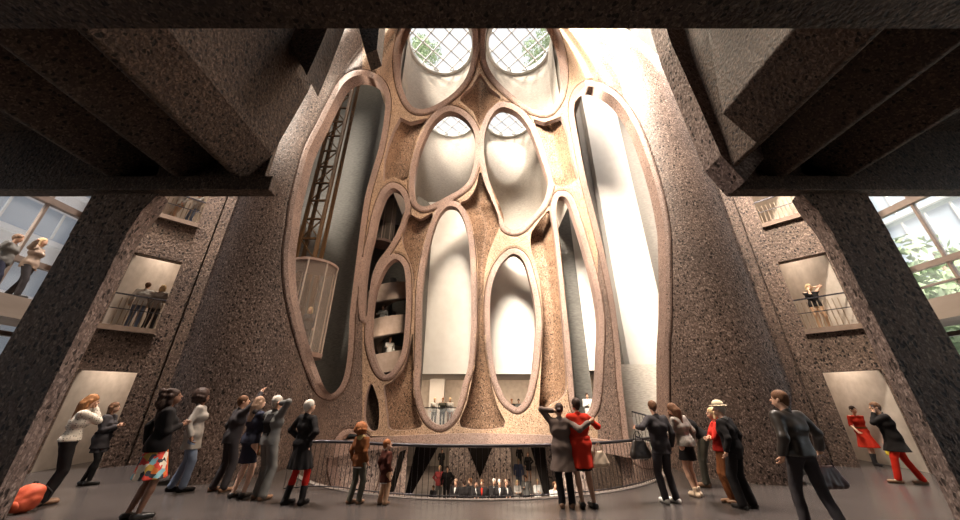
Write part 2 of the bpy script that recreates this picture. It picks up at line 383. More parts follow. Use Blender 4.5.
# the recessed cells between the openings: the outsides of neighbouring silos meeting in a hollow
CELL_MAT = {'S7': AGG_DARK}
def cell_panel(P, mat, fold=.9, back=.25, name='wall_cell'):
    c = P.mean(0); x0, x1, y0, y1 = P[:, 0].min()-5, P[:, 0].max()+5, P[:, 1].min()-5, P[:, 1].max()+5
    xs = np.arange(x0, x1+2, 2.0); ys = np.arange(y0, y1+3, 3.0)
    X, Y = np.meshgrid(xs, ys, indexing='ij'); ph = 5.0-poly_sdf(P, X, Y)
    pp, ff = clip_grid(ph, len(xs), len(ys))
    qx = x0+pp[:, 0]*2; qy = y0+pp[:, 1]*3
    a, t = ray(qx, qy); d = sheet_depth(a, t)
    # the hollow follows a plumb line through the cell's middle
    ac = np.interp(qy, *zip(*sorted((yy, ray(.5*(X[:, j][ph[:, j] > 5].min()+X[:, j][ph[:, j] > 5].max()) if (ph[:, j] > 5).any() else c[0], yy)[0]) for j, yy in enumerate(ys))))
    w = (x1-x0)/2/330
    d = d+back+fold*np.clip(1-np.abs(a-ac)/w, 0, 1)
    v = np.stack([a*d, d, EYE+t*d], 1)
    o = link(name, mesh_pd(name, v, [tuple(reversed(f)) for f in ff]), mat, wall, True)
    return o
for (k, _), P in zip(CELLS.items(), cp):
    cell_panel(P, CELL_MAT.get(k, AGG_WARM), .85 if k in ('S4', 'S6') else .40, .15)
# dark strip painting the groove's shade between each sawn rim and the rough aggregate
GROOVE_SHADE = nmat('dark_joint_sealant', (.07, .035, .022), .9)
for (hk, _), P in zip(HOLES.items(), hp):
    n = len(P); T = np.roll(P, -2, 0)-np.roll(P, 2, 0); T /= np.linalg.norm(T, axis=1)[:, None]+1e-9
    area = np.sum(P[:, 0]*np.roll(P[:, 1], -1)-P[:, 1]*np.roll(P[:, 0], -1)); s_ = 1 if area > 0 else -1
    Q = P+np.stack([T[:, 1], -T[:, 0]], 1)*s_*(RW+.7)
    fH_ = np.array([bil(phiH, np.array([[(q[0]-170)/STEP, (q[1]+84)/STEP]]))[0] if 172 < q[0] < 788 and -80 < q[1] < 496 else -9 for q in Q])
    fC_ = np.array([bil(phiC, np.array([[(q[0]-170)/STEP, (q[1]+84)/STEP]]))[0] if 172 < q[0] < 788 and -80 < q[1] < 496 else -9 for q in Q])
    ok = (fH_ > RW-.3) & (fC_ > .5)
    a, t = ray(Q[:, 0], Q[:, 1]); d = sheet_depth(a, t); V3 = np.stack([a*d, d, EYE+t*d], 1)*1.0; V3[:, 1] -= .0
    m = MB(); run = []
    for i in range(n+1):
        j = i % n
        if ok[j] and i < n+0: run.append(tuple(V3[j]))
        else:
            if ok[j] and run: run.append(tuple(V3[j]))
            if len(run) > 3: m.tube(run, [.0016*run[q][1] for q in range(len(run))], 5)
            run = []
    if m.v: m.build('joint', GROOVE_SHADE, wall)  # strips drawn as groove shade
# ------------------------------------------------------------------ tube interiors behind the openings
def behind_sheet(v, off=.06):
    v = np.asarray(v); a = v[:, 0]/v[:, 1]; t = (v[:, 2]-EYE)/v[:, 1]
    return v[:, 1] > sheet_depth(a, t)+off
def tube_inside(name, cx, cy, r, z0, z1, mat, a0=0, a1=360, nz=60, na=96, cut=True, label=None, u=0, off=.75, one=0, tmin=None):
    th = np.radians(np.linspace(a0, a1, na+1)); z = np.linspace(z0, z1, nz+1)
    if u:   # straight cheeks running forward to the carved face
        th = np.concatenate([np.zeros(20), np.linspace(0, PI, na+1-40), np.full(20, PI)]); fwd = np.concatenate([np.linspace(-u, -u/20, 20), np.zeros(na+1-40), np.linspace(-u/20, -u, 20)])
        if one: th = np.concatenate([np.zeros(20), np.linspace(0, math.radians(one), na+1-20)]); fwd[20:] = 0
    else: fwd = np.zeros(na+1)
    T, Z = np.meshgrid(th, z, indexing='ij'); v = np.stack([cx+r*np.cos(T), cy+r*np.sin(T)+fwd[:, None], Z], -1).reshape(-1, 3)
    if u:
        for _ in range(60):
            tgt = sheet_depth(v[:, 0]/v[:, 1], (v[:, 2]-EYE)/v[:, 1])+off+.01; inf = tgt > v[:, 1]; cheek = (np.repeat(fwd, nz+1) < 0)
            w_ = inf & cheek; v[w_, 1] += (tgt-v[:, 1])[w_]*.5
            if not (w_ & (tgt-v[:, 1] > .004)).any(): break
        off -= .03
    ok = behind_sheet(v, off) if cut else np.ones(len(v), bool)
    if tmin: ok &= (v[:, 2]-EYE)/v[:, 1] > tmin(v[:, 0])
    idx = lambda i, j: i*(nz+1)+j
    f = [(idx(i, j), idx(i, j+1), idx(i+1, j+1), idx(i+1, j)) for i in range(na) for j in range(nz) if ok[idx(i, j)] and ok[idx(i+1, j)] and ok[idx(i, j+1)] and ok[idx(i+1, j+1)]]
    used = sorted({q for g in f for q in g}); mp = {q: n for n, q in enumerate(used)}
    o = link(name, mesh_pd(name, v[used], [tuple(mp[q] for q in g) for g in f]), mat, None, True)
    struct(o, label, 'wall'); return o
SKYZ = EYE+24.0
for s in (-1, 1):
    m = MB(); q = [(8.15, 9.75), (8.35, 9.75), (9.1, 12.5), (8.9, 12.5)]; m.plan([(x*s, y) for x, y in q], 0, SKYZ)  # silo's rear flank, added to keep slot light out of the shafts
    struct(m.build('wall_return', TUBE_GREY), 'rear flank of the flanking silo, %s' % ('lift shaft side' if s < 0 else 'sunlit side'), 'wall')
TUBES = [(-2.8, 15.15), (2.85, 15.15), (-2.65, 21.7), (2.6, 21.7)]
tube_inside('wall_tube', -2.8, 15.15, 2.42, 12, SKYZ, TUBE_PALE, label='pale curved silo lining under the upper skylight beside the hoppers', tmin=lambda x: 1.13+.06*(x > -2), u=3.3, na=120, nz=90)
tube_inside('wall_tube', 2.85, 15.15, 2.42, 12, SKYZ, TUBE_PALE, label='sunlit curved silo lining under the upper skylight on the bright side', tmin=lambda x: 1.10+.10*(x < 2.4), u=3.3, na=120, nz=90)
tube_inside('wall_tube', -2.65, 21.7, 2.42, 13, SKYZ, TUBE_PALE, label='board-marked curved silo lining behind the lower pear-shaped opening', u=7, na=120, nz=90)
tube_inside('wall_tube', 2.6, 21.7, 2.42, 12, SKYZ, TUBE_PALE, label='curved silo lining with the sun patch behind the long kite-shaped opening', u=7, na=120, nz=90)
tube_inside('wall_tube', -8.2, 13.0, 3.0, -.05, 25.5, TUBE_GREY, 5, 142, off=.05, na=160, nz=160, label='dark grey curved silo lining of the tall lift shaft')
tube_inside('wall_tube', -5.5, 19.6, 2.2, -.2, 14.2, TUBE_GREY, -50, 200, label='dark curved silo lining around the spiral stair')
tube_inside('wall_tube', 9.3, 13.8, 3.6, -.05, 25.5, mottled('middle_tube_concrete', (.17, .148, .13), (.27, .24, .21), 7, .8, .35, (.8, .8, 6)), 25, 170, nz=160, label='pale rough silo lining behind the hanging white gallery block')
def slab_box(name, x0, x1, y0, y1, z0, z1, mat, label=None, cat='wall', parent=None):
    o = MB().box(x0, x1, y0, y1, z0, z1).build(name, mat, parent)
    if parent is None: struct(o, label, cat)
    return o
slab_box('wall_gallery', -4.7, -.1, 20.7, 21.0, 3.37, 15.6, WHITE, 'smooth white gallery wall hanging behind the tall oval opening')
slab_box('wall_gallery', .1, 4.9, 20.7, 21.0, 3.37, 12.6, WHITE, 'smooth white gallery wall hanging behind the lower oval opening')
slab_box('wall_gallery', 7.0, 9.12, 16.0, 19.0, 3.32, 25.5, WHITE, 'tall white gallery block hanging in the widest opening')
slab_box('wall_gallery', 6.0, 9.5, 19.0, 20.0, 3.4, 17, WHITE, 'white gallery block seen through the narrow slit opening')
slab_box('wall_gallery', 5.1, 6.0, 18.9, 20.0, .4, 17, TUBE_GREY, 'blue grey concrete flank inside the narrow slit opening')
# gallery level behind
slab_box('floor_gallery', -14, 14, 19.0, 36, .2, .48, FLOOR, 'gallery floor beyond the oval openings', 'floor')
slab_box('wall_back', -14, 14, 34.5, 35, -3.4, 26, BEIGE, 'beige back wall of the gallery beyond the ovals', 'wall')
slab_box('ceiling_gallery', -14, 14, 21.0, 34.5, 3.37, 3.6, WHITE, 'white ceiling of the gallery beyond the ovals', 'ceiling')
slab_box('wall_gallery', -14, 14, 25.6, 25.8, .48, 3.37, BEIGE, 'beige wall behind the gallery visitors', 'wall')
o = slab_box('pillar', -3.5, -2.5, 24.5, 25.3, .48, 3.37, WHITE, 'pale square gallery pillar behind the three standing visitors', 'pillar')
# roof with four round skylights
bm = bmesh.new()
def roof():
    sk = []
    n = 40
    v = []; f = []
    # annular patches around each skylight inside a rectangular tile
    for cx, cy in TUBES:
        x0, x1 = (-6.5, 0) if cx < 0 else (0, 6.5); y0, y1 = (12.6, 18.4) if cy < 18 else (18.4, 26)
        base = len(v)
        for i in range(n):
            a = 2*PI*i/n; c, s = math.cos(a), math.sin(a)
            v.append((cx+2.42*c, cy+2.42*s, SKYZ))
            k = min((x1-cx)/c if c > 1e-6 else 1e9, (x0-cx)/c if c < -1e-6 else 1e9, (y1-cy)/s if s > 1e-6 else 1e9, (y0-cy)/s if s < -1e-6 else 1e9)
            v.append((cx+k*c, cy+k*s, SKYZ))
        for i in range(n): a = base+2*i; b = base+2*((i+1) % n); f.append((a, a+1, b+1, b))
    for x0, x1, y0, y1 in ((-14, -5.0, 9.9, 12.6), (-14, -6.5, 12.6, 35), (6.5, 14, 12.6, 35), (-6.5, 6.5, 26, 35)):
        b = len(v); v.extend([(x0, y0, SKYZ), (x1, y0, SKYZ), (x1, y1, SKYZ), (x0, y1, SKYZ)]); f.append((b, b+1, b+2, b+3))
    o = link('ceiling_roof', mesh_pd('ceiling_roof', v, f), TUBE_PALE); struct(o, 'roof slab pierced by round skylights', 'ceiling')
roof()
for n, (cx, cy) in enumerate(TUBES):
    root = empty('skylight', (cx, cy, SKYZ))
    tag(root, ['round lattice skylight above the wide upper opening nearest the hoppers', 'round lattice skylight above the brightest upper opening',
        'small looking round skylight at the top of the pear-shaped opening', 'small looking round skylight at the top of the kite-shaped opening'][n], 'skylight', 'round skylights over the silos')
    m = MB(); m.arcwall(0, 0, 2.22, 2.42, 0, 360, -.25, .15, 48); m.build('rim', WHITE_METAL, root)
    m = MB()
    for k in range(-2, 3):
        c = k*.92
        if abs(c) < 2.2:
            h = math.sqrt(2.3**2-c*c); r = math.sqrt(.5)
            m.bar(((c-h)*r, (c+h)*r, 0), ((c+h)*r, (c-h)*r, 0), .075, .12); m.bar(((c-h)*r, -(c+h)*r, 0), ((c+h)*r, -(c-h)*r, 0), .075, .12)
    m.build('lattice', WHITE_METAL, root)
    me = bpy.data.meshes.new('pane'); b = bmesh.new(); bmesh.ops.create_circle(b, cap_ends=True, radius=2.3, segments=40); b.to_mesh(me); b.free()
    link('pane', me, SKYGLASS, root).location = (0, 0, .08)
# ------------------------------------------------------------------ ring slab and lower hall
m = MB(); m.arcwall(VX, VY, VR-.25, VR+.75, 8, 172, -.1, .36, 72)
o = m.build('slab_ring', RIM, None); struct(o, 'pale curved ring slab at the foot of the carved wall', 'slab')
LZ = -3.3
slab_box('floor_lower', -13, 13, 7.6, 35, LZ-.3, LZ, mottled('lower_floor_concrete', (.24, .19, .17), (.34, .28, .25), 2, .5), 'lower hall floor seen through the round void', 'floor')
LOW = terrazzo('aggregate_lower_hall', (.30, .235, .205), (.5, .4, .33), 9, .2, .25, .6)
def lower_arc(a0, a1, name='wall_lower', mat=LOW, r0=VR+.1, r1=VR+.7):
    m = MB(); m.arcwall(VX, VY, r0, r1, a0, a1, LZ, -.1, 24); o = m.build(name, mat); struct(o, None, 'wall'); return o
struct(lower_arc(126, 185), 'curved aggregate wall of the lower hall under the lift shaft', 'wall')
struct(lower_arc(-5, 52), 'curved aggregate wall of the lower hall near the handbag', 'wall')
slab_box('wall_lower', -1.75, 1.75, 21.6, 22.4, LZ, -.1, LOW, 'broad aggregate pier in the lower hall behind the men in suits')
slab_box('wall_lower', -13, -4.6, 22.6, 23.2, LZ, -.1, LOW, 'aggregate wall of the lower hall behind the stepping group')
slab_box('wall_lower', 4.2, 13, 24.6, 25.2, LZ, -.1, LOW, 'aggregate wall of the lower hall beyond the leaning black fin')
def px_prism(name, pxs, Y, th, mat, label):
    poly = [(at(x, y, Y).x, at(x, y, Y).z) for x, y in pxs]
    o = MB().prism(poly, Y-.02 if th < .45 else Y-th, Y+th if th < .45 else Y).build(name, mat); struct(o, label, 'wall'); return o
px_prism('partition', [(465,441),(495,441),(480,478)], 21.3, .28, BLACK, 'black inverted triangular fin in the lower hall')  # black slabs here paint the darkness of openings
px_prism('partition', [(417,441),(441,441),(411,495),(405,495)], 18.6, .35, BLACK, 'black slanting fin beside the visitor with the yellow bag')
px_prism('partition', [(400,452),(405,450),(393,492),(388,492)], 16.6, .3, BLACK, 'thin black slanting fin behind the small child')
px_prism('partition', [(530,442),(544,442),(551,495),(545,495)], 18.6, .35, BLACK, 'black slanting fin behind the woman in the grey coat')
px_prism('partition', [(596,452),(622,456),(622,490),(590,490)], 14.6, .3, AGG_DARK, 'dark recess block below the ring slab near the handbag')
# ------------------------------------------------------------------ deck with the round void
m = MB(); n = 60; pts = []
for i in range(n+1):
    a = math.radians(180+180*i/n); pts.append((VX+VR*math.cos(a), VY+VR*math.sin(a)))
for (x0, y0), (x1, y1) in zip(pts[:-1], pts[1:]):
    m.add([(x0, -6, 0), (x1, -6, 0), (x1, y1, 0), (x0, y0, 0), (x0, y0, -.45), (x1, y1, -.45)], [(0, 1, 2, 3), (3, 2, 5, 4)])
for s in (-1, 1):
    m.add([(s*5.6, -6, 0), (s*14, -6, 0), (s*14, 15, 0), (s*5.6, 15, 0)], [(0, 1, 2, 3)])
deck = m.build('floor', FLOOR); struct(deck, 'polished grey concrete viewing deck', 'floor')
m = MB(); m.arcwall(VX, VY, VR-.03, VR+.10, 205, 335, -.02, .012, 60)
kerb = m.build('trim_1', mottled('deck_edge_stone', (.16, .135, .12), (.2, .17, .155), 8, .5)); struct(kerb, 'pale stone edging round the void', 'trim')
# ------------------------------------------------------------------ flank walls at 45 degrees with three storeys of openings, both sides
def flank(s):
    side = 'left' if s < 0 else 'right'
    ux, uy = .7071, .7071      # along the wall, receding towards the middle
    O = (-11.6, 9.945)          # outer jamb
    def P(u, w, z): # u along, w behind, z up ; mirrored by s
        x = O[0]+ux*u-uy*w; y = O[1]+uy*u+ux*w
        return (x if s < 0 else -x, y, z)
    def wbox(m, u0, u1, w0, w1, z0, z1):
        return m.add([P(u0,w0,z0),P(u1,w0,z0),P(u1,w1,z0),P(u0,w1,z0),P(u0,w0,z1),P(u1,w0,z1),P(u1,w1,z1),P(u0,w1,z1)],
            [(0,3,2,1),(4,5,6,7),(0,1,5,4),(1,2,6,5),(2,3,7,6),(3,0,4,7)])
    ow = 1.235
    m = MB()
    ops = [(0, 2.57), (3.9, 6.33), (7.9, 10.3)]
    wbox(m, -1.42, 0, 0, .35, 0, 15); wbox(m, ow, ow+.52, 0, .35, 0, 15); wbox(m, ow+.57, 3.72, 0, .35, 0, 15); wbox(m, ow+.5, ow+.6, .2, .35, 0, 15)
    for z0, z1 in ((2.57, 3.9), (6.33, 7.9), (10.3, 15)): wbox(m, 0, ow, 0, .35, z0, z1)
    w = m.build('wall_'+side, AGG_WALL); struct(w, 'dark aggregate side wall with a narrow joint, doorway and windows, '+('beside the woman with the rucksack' if s < 0 else 'beside the woman in red'), 'wall')
    # sills
    for i, z in enumerate((3.9, 7.9)):
        m = MB(); wbox(m, -.03, ow+.03, -.12, .3, z-.16, z); struct(m.build('sill', mottled('timber_sill', (.14,.085,.055), (.2,.13,.09), 7)), 'thick brown sill under the %s window opening by the %s' % (('middle', 'upper')[i], 'rucksack side' if s < 0 else 'red dress side'), 'sill')
    # rooms behind: splayed beige wall, end wall, floors
    m = MB()
    def q(x, y, z): return (x if s < 0 else -x, y, z)
    for (xa, ya), (xb, yb) in (((-11.72, 9.9), (-12.45, 12.6)), ((-12.45, 12.6), (-9.5, 14.6))):
        d = Vector((xb-xa, yb-ya)).normalized(); nx, ny = -d.y*.15, d.x*.15
        m.add([q(xa, ya, 0), q(xb, yb, 0), q(xb-nx*0+nx, yb+ny, 0), q(xa+nx, ya+ny, 0), q(xa, ya, 12), q(xb, yb, 12), q(xb+nx, yb+ny, 12), q(xa+nx, ya+ny, 12)],
            [(0,3,2,1),(4,5,6,7),(0,1,5,4),(1,2,6,5),(2,3,7,6),(3,0,4,7)])
    struct(m.build('wall_passage', BEIGE), 'beige stucco passage wall seen through the openings %s' % ('behind the woman with the rucksack' if s < 0 else 'behind the woman in red'), 'wall')
    for z, nm in ((3.88, 'middle'), (7.88, 'upper'), (12, 'top')):
        m = MB(); m.plan([q(*p, 0)[:2] for p in ((-11.75, 10.3), (-12.5, 12.6), (-9.5, 14.6), (-8.6, 13.3))], z-.3, z)
        struct(m.build('slab_passage', PLASTER), '%s passage floor slab %s' % (nm, 'near the lift shaft' if s < 0 else 'near the white gallery block'), 'slab')
    # rails in the two window openings
    for i, z in enumerate((3.9, 7.9)):
        r = empty('railing', P(ow/2, .12, z))
        tag(r, 'dark two-bar guard rail in the %s opening %s' % (('middle', 'topmost')[i], 'near the lift shaft' if s < 0 else 'on the side of the woman in red'), 'railing')
        for h, th in ((1.02, .045), (.55, .025)):
            m = MB(); m.bar(Vector(P(0, .12, z+h))-r.location, Vector(P(ow, .12, z+h))-r.location, th); m.build('rail', STEEL, r)
        m = MB(); [m.bar(Vector(P(u, .5, z+.02))-r.location, Vector(P(u, .5, z+.98))-r.location, .02) for u in np.linspace(.05, ow-.05, 10)]
        m.build('slat', mottled('weathered_batten', (.3, .22, .16), (.36, .28, .2), 5), r)
for s in (-1, 1): flank(s)
# ------------------------------------------------------------------ piers at the sides
def pier(s):
    m = MB(); g = lambda pts: [(x if s < 0 else -x, y) for x, y in pts]
    m.plan(g([(-7.8, 5.5), (-6.73, 5.5), (-6.86, 5.85), (-7.5, 6.4), (-7.8, 6.4)]), 0, 6.2)
    o = m.build('pillar', [AGG_WALL, AGG_LIT_SIDE]); struct(o, 'massive dark aggregate pier ' + ('beside the woman with the rucksack' if s < 0 else 'beside the man in scarlet trousers'), 'pillar')
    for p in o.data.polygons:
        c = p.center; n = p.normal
        if abs(n.z) < .5 and -n.x*s > .5 and (abs(c.x)-6.9) < .12: p.material_index = 1  # side face painted lighter, as lit
    # flare under the beam
    m = MB(); lo_ = [(-7.8, 5.49), (-6.725, 5.49), (-6.855, 5.85), (-7.5, 6.41)]; hi_ = [(-7.8, 5.49), (-6.45, 5.49), (-6.62, 5.85), (-7.3, 6.41)]; mid = [(p[0]*.72+q[0]*.28, p[1]) for p, q in zip(lo_, hi_)]
    v = []
    for pl, z in ((lo_, 4.55), (mid, 5.1), (hi_, 5.56)): v += [(x if s < 0 else -x, y, z) for x, y in pl]
    m.add(v, [(4*r+i, 4*r+(i+1) % 4, 4*r+4+(i+1) % 4, 4*r+4+i) for r in (0, 1) for i in range(4)]+[(0, 3, 2, 1), (8, 9, 10, 11)])
    hh = m.build('haunch', [AGG_WALL, AGG_LIT_SIDE], o)
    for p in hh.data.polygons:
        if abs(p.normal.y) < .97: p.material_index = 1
for s in (-1, 1): pier(s)
# ------------------------------------------------------------------ hopper ceiling and beams
def hoppers(s):
    g = lambda pts: [(x if s < 0 else -x, z) for x, z in pts]
    prof = [(-3.75, 13), (-4.1, 8.42), (-4.46, 6.50), (-4.84, 5.78), (-4.94, 5.78), (-5.02, 7.0), (-5.95, 5.98), (-6.05, 5.80), (-6.15, 5.80), (-6.25, 7.1), (-7.3, 5.95), (-7.4, 5.80), (-7.5, 5.80), (-7.6, 7.2), (-13.2, 7.2), (-13.2, 13)] if s < 0 else \
           [(-5.2, 13), (-4.86, 8.9), (-4.46, 6.50), (-4.84, 5.78), (-4.94, 5.78), (-5.02, 7.0), (-5.95, 5.98), (-6.05, 5.80), (-6.15, 5.80), (-6.25, 7.1), (-7.3, 5.95), (-7.4, 5.80), (-7.5, 5.80), (-7.6, 7.2), (-13.2, 7.2), (-13.2, 13)]
    n = len(prof); p = g(prof)
    v = [(x, -6, z) for x, z in p]+[(x, 5.5, z) for x, z in p]
    f = [(i, i+n, (i+1) % n+n, (i+1) % n) for i in range(n)]
    # end caps, fanned from an inner point
    if s > 0:   # the ridge on this side stops short of the beam
        p2 = [p[0], (4.9, 8.9), (4.86, 6.5)]+p[3:]
        v = [(x, -6, z) for x, z in p]+[(x, 4.4, z) for x, z in p]
        MBx = [(x, 4.4, z) for x, z in p2]+[(x, 5.5, z) for x, z in p2]
    m = MB(); m.add(v, f)
    if s > 0: m.add(MBx, f); m.add([(4.46, 4.4, 6.5), (4.84, 4.4, 5.78), (4.86, 4.4, 6.5), (4.9, 4.4, 8.9), (4.86, 4.4, 8.9)], [(0, 1, 2, 3, 4)])
    for y in (-6, 5.5):
        for i in range(n-1):
            pp = p2 if (s > 0 and y > 0) else p
            a, b = pp[i], pp[i+1]
            m.add([(a[0], y, a[1]), (b[0], y, b[1]), (b[0], y, 13), (a[0], y, 13)], [(0, 1, 2, 3)])
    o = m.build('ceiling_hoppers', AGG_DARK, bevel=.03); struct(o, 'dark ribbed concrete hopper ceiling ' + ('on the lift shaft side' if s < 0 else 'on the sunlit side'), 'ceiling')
    m = MB(); x0, x1 = (-13.2, -4.18) if s < 0 else (5.05, 13.2)
    m.box(x0, x1, 5.35, 5.6, 5.5, 5.84)
    m.box(*((-13.2, -4.46) if s < 0 else (5.2, 13.2)), 5.5, 5.6, 5.83, 7.4)
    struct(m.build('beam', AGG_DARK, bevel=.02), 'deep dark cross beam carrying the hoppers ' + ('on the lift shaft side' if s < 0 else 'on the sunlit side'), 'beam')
for s in (-1, 1): hoppers(s)
slab_box('ceiling_recess', 3.2, 5.9, 2.0, 4.85, 11.4, 11.6, AGG_DARK, 'hopper recess top on the sunlit side', 'ceiling')  # out-of-view caps, added to keep light out of the hopper recesses
slab_box('ceiling_recess', -5.9, -3.6, 2.0, 4.85, 11.4, 11.6, AGG_DARK, 'hopper recess top on the lift shaft side', 'ceiling')
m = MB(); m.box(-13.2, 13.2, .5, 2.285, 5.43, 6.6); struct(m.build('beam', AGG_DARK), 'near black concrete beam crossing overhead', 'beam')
slab_box('wall_front', -5.2, 5.2, 1.2, 1.5, 6.6, 25, AGG_DARK, 'upper atrium wall above the near black beam')  # out of view, added and sized to hold back the sun
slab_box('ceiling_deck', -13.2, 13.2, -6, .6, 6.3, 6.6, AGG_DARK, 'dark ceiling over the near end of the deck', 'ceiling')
px_prism('partition', [(262,-10),(318,97),(330,68),(352,10),(356,-10)], 5.0, .5, AGG_DARK, 'pointed dark hopper tip next to the lift shaft')
px_prism('partition', [(350,-6),(366,55),(377,50),(383,-6)], 5.0, .4, AGG_DARK, 'small dark hopper tooth above the lift shaft')
px_prism('partition', [(640,-6),(661,65),(684,120),(705,172),(727,197),(745,175),(740,150),(725,110),(715,-6)], 5.5, .5, AGG_LIT_SIDE, 'brown hopper end wall against the bright silo')
# ------------------------------------------------------------------ side curtain walls, upper walkways and the enclosure
for s in (-1, 1):
    side = 'left' if s < 0 else 'right'
    X = 13.0*s
    w = empty('window_%s' % ('1' if s < 0 else '2'), (X, 6, 0)); struct(w, 'curtain wall window with timber frame facing %s' % ('the striped office block' if s < 0 else 'the glass office block and tree'), 'window')
    FR = mottled('bronze_window_frame', (.17, .13, .105), (.23, .175, .145), 5, .5)
    for y in (-2, 0.3, 2.5, 4.6, 6.7, 8.32, 9.9): MB().box(-.05, .05, y-6-.03, y-6+.03, 0, 10).build('mullion', FR, w)
    for z, h in ((0.05, .1), (3.35, .12), (5.3, .16), (7.15, .2), (9.9, .2)) if s < 0 else ((0.05, .1), (3.35, .12), (5.25, .16), (4.75, .04), (7.15, .2), (9.9, .2)):
        MB().box(-.08, .08, -8, 4, z, z+h).build('transom', FR, w)
    MB().box(-.01, .01, -8, 4, .1, 9.9).build('pane', GLASS, w)
    slab_box('slab_walkway', *((-13.0, -11.75) if s < 0 else (11.75, 13.0)), -2, 9.7, 3.62, 4.15, mottled('timber_soffit', (.27, .215, .175), (.35, .285, .235), 3, .6, .05, (1, .2, 1)), 'brown upper walkway slab along the %s' % ('striped office block side' if s < 0 else 'tree side'), 'slab')
slab_box('wall_rear', -13.2, 13.2, -6.3, -6, 0, 7, AGG_DARK, 'dark wall behind the deck')
for s in (-1, 1):
    slab_box('wall_outer', *((-13.3, -13.0) if s < 0 else (13.0, 13.3)), 10.0, 35, -3.4, 26, AGG_DARK, 'outer wall of the silo block, %s' % ('lift shaft side' if s < 0 else 'sunlit side'))
    slab_box('wall_outer', *((-13.1, -12.5) if s < 0 else (12.5, 13.1)), 9.8, 10.2, 0, 26, AGG_DARK, 'short outer wall joining the curtain glazing, %s' % ('lift shaft side' if s < 0 else 'sunlit side'))
# ------------------------------------------------------------------ guard rail round the void
def arc_pt(deg, r, z): a = math.radians(deg); return (VX+r*math.cos(a), VY+r*math.sin(a), z)
root = empty('railing', (0, VY-VR-.08, 0)); tag(root, 'dark thin-barred guard rail curving round the void in front of the visitors', 'railing')
def rail_path(z):
    pts = [(-4.0, 8.0, z), (-3.5, 8.25, z)] + [arc_pt(d, VR+.06, z) for d in range(240, 322, 3)]
    return [Vector(p)-root.location for p in pts]
# resample evenly
def resample(pts, step):
    out = [pts[0]]; acc = 0
    for p, q in zip(pts[:-1], pts[1:]):
        d = (q-p).length; t = step-acc
        while t < d: out.append(p+(q-p)*(t/d)); t += step
        acc = d-(t-step)
    return out
MB().tube(rail_path(.88), .032, 8).build('handrail', STEEL, root, True)
MB().tube(rail_path(.06), .012, 6).build('bottom_rail', STEEL, root, True)
m = MB()
for p in resample(rail_path(0.02), .115): m.bar(p, p+Vector((0, 0, .86)), .009)
o = m.build('bar', STEEL, root); o['kind'] = 'stuff'
# gallery guard rail and stair balustrade inside the widest opening
root = empty('railing', (6.6, 12.2, 0)); tag(root, 'dark guard rail inside the widest opening near the handbag couple', 'railing')
pa, pb, pc = Vector((5.4, 13.3, 1.45)), Vector((7.4, 12.6, 1.45)), Vector((5.4, 13.3, .55))
m = MB()
for z0 in (1.42, .62):
    m.bar(Vector((5.5, 13.1, z0))-root.location, Vector((7.4, 11.8, z0-.6))-root.location, .05)
m.build('handrail', STEEL, root)
m = MB()
for i in range(22):
    u = i/21; p = Vector((5.5+1.9*u, 13.1-1.3*u, .6-.6*u))-root.location; m.bar(p, p+Vector((0, 0, .82)), .014)
m.build('bar', STEEL, root)
slab_box('wall_low', 5.6, 9.2, 15.2, 15.4, -.2, 3.3, TUBE_PALE, 'rough pale low wall under the hanging white gallery block')
slab_box('floor_inner', 5.75, 9, 11.4, 15.4, -.3, -.02, FLOOR, 'deck floor inside the widest opening', 'floor')
# thin rails at the gallery edge in the two ovals
for x0, x1, lab in ((-4.4, -.7, 'fine gallery rail in front of the three standing visitors'), (.3, 3.0, 'fine gallery rail in front of the trio at the lower oval')):
    r = empty('railing', ((x0+x1)/2, 22, .48)); tag(r, lab, 'railing')
    MB().box(x0-(x0+x1)/2, x1-(x0+x1)/2, -.03, .03, 1.02, 1.07).build('handrail', STEEL, r)
    MB().box(x0-(x0+x1)/2, x1-(x0+x1)/2, -.01, .01, .0, 1.02).build('glass_panel', GLASS, r)
# ------------------------------------------------------------------ lift shaft truss and glass lifts
Yt = 12.9
root = empty('lift_tower', (-7.7, Yt, 0)); tag(root, 'bronze lattice lift tower with crossed braces in the dark tall opening', 'tower')
xs = [-7.97, -7.16]
for x in xs:
    for dy in (0, .55): MB().box(x+7.7-.07, x+7.7+.07, dy-.06, dy+.06, 3.0, 24).build('post', BRONZE, root)
z = 3.4; k = 0
cr = []
while z < 23:
    m = MB(); m.bar((xs[0]+7.7, 0, z), (xs[1]+7.7, 0, z), .08)
    if k % 3 == 2: m.bar((xs[0]+7.7, 0, z), (xs[1]+7.7, 0, z+1.0), .05); m.bar((xs[1]+7.7, 0, z), (xs[0]+7.7, 0, z+1.0), .05)
    elif k % 2: m.bar((xs[0]+7.7, 0, z), (xs[1]+7.7, 0, z+1.0), .05)
    else: m.bar((xs[1]+7.7, 0, z), (xs[0]+7.7, 0, z+1.0), .05)
    m.build('brace', BRONZE, root); z += 1.0; k += 1
def lift_cab(x, y, z0, z1, r, label):
    root = empty('glass_lift', (x, y, z0)); tag(root, label, 'lift', 'glass lifts')
    h = z1-z0
    m = MB(); m.arcwall(0, 0, r-.03, r, 0, 360, .16, h-.1, 40); m.build('glass_cylinder', GLASS_CAB, root, False)
    m = MB(); m.arcwall(0, 0, .02, r+.02, 0, 360, 0, .16, 40); m.build('base', mottled('lift_bronze_base', (.22, .14, .11), (.3, .2, .16), 4, .4), root)
    m = MB(); m.arcwall(0, 0, .02, r+.02, 0, 360, h-.1, h, 40); m.build('top', MATS['lift_bronze_base'], root)
    for k in range(8):
        a = k*PI/4+.2; MB().box(r*math.cos(a)-.02, r*math.cos(a)+.02, r*math.sin(a)-.02, r*math.sin(a)+.02, .1, h-.05).build('mullion', nmat('pale_lift_mullion', (.45, .36, .3), .4), root)
    return root
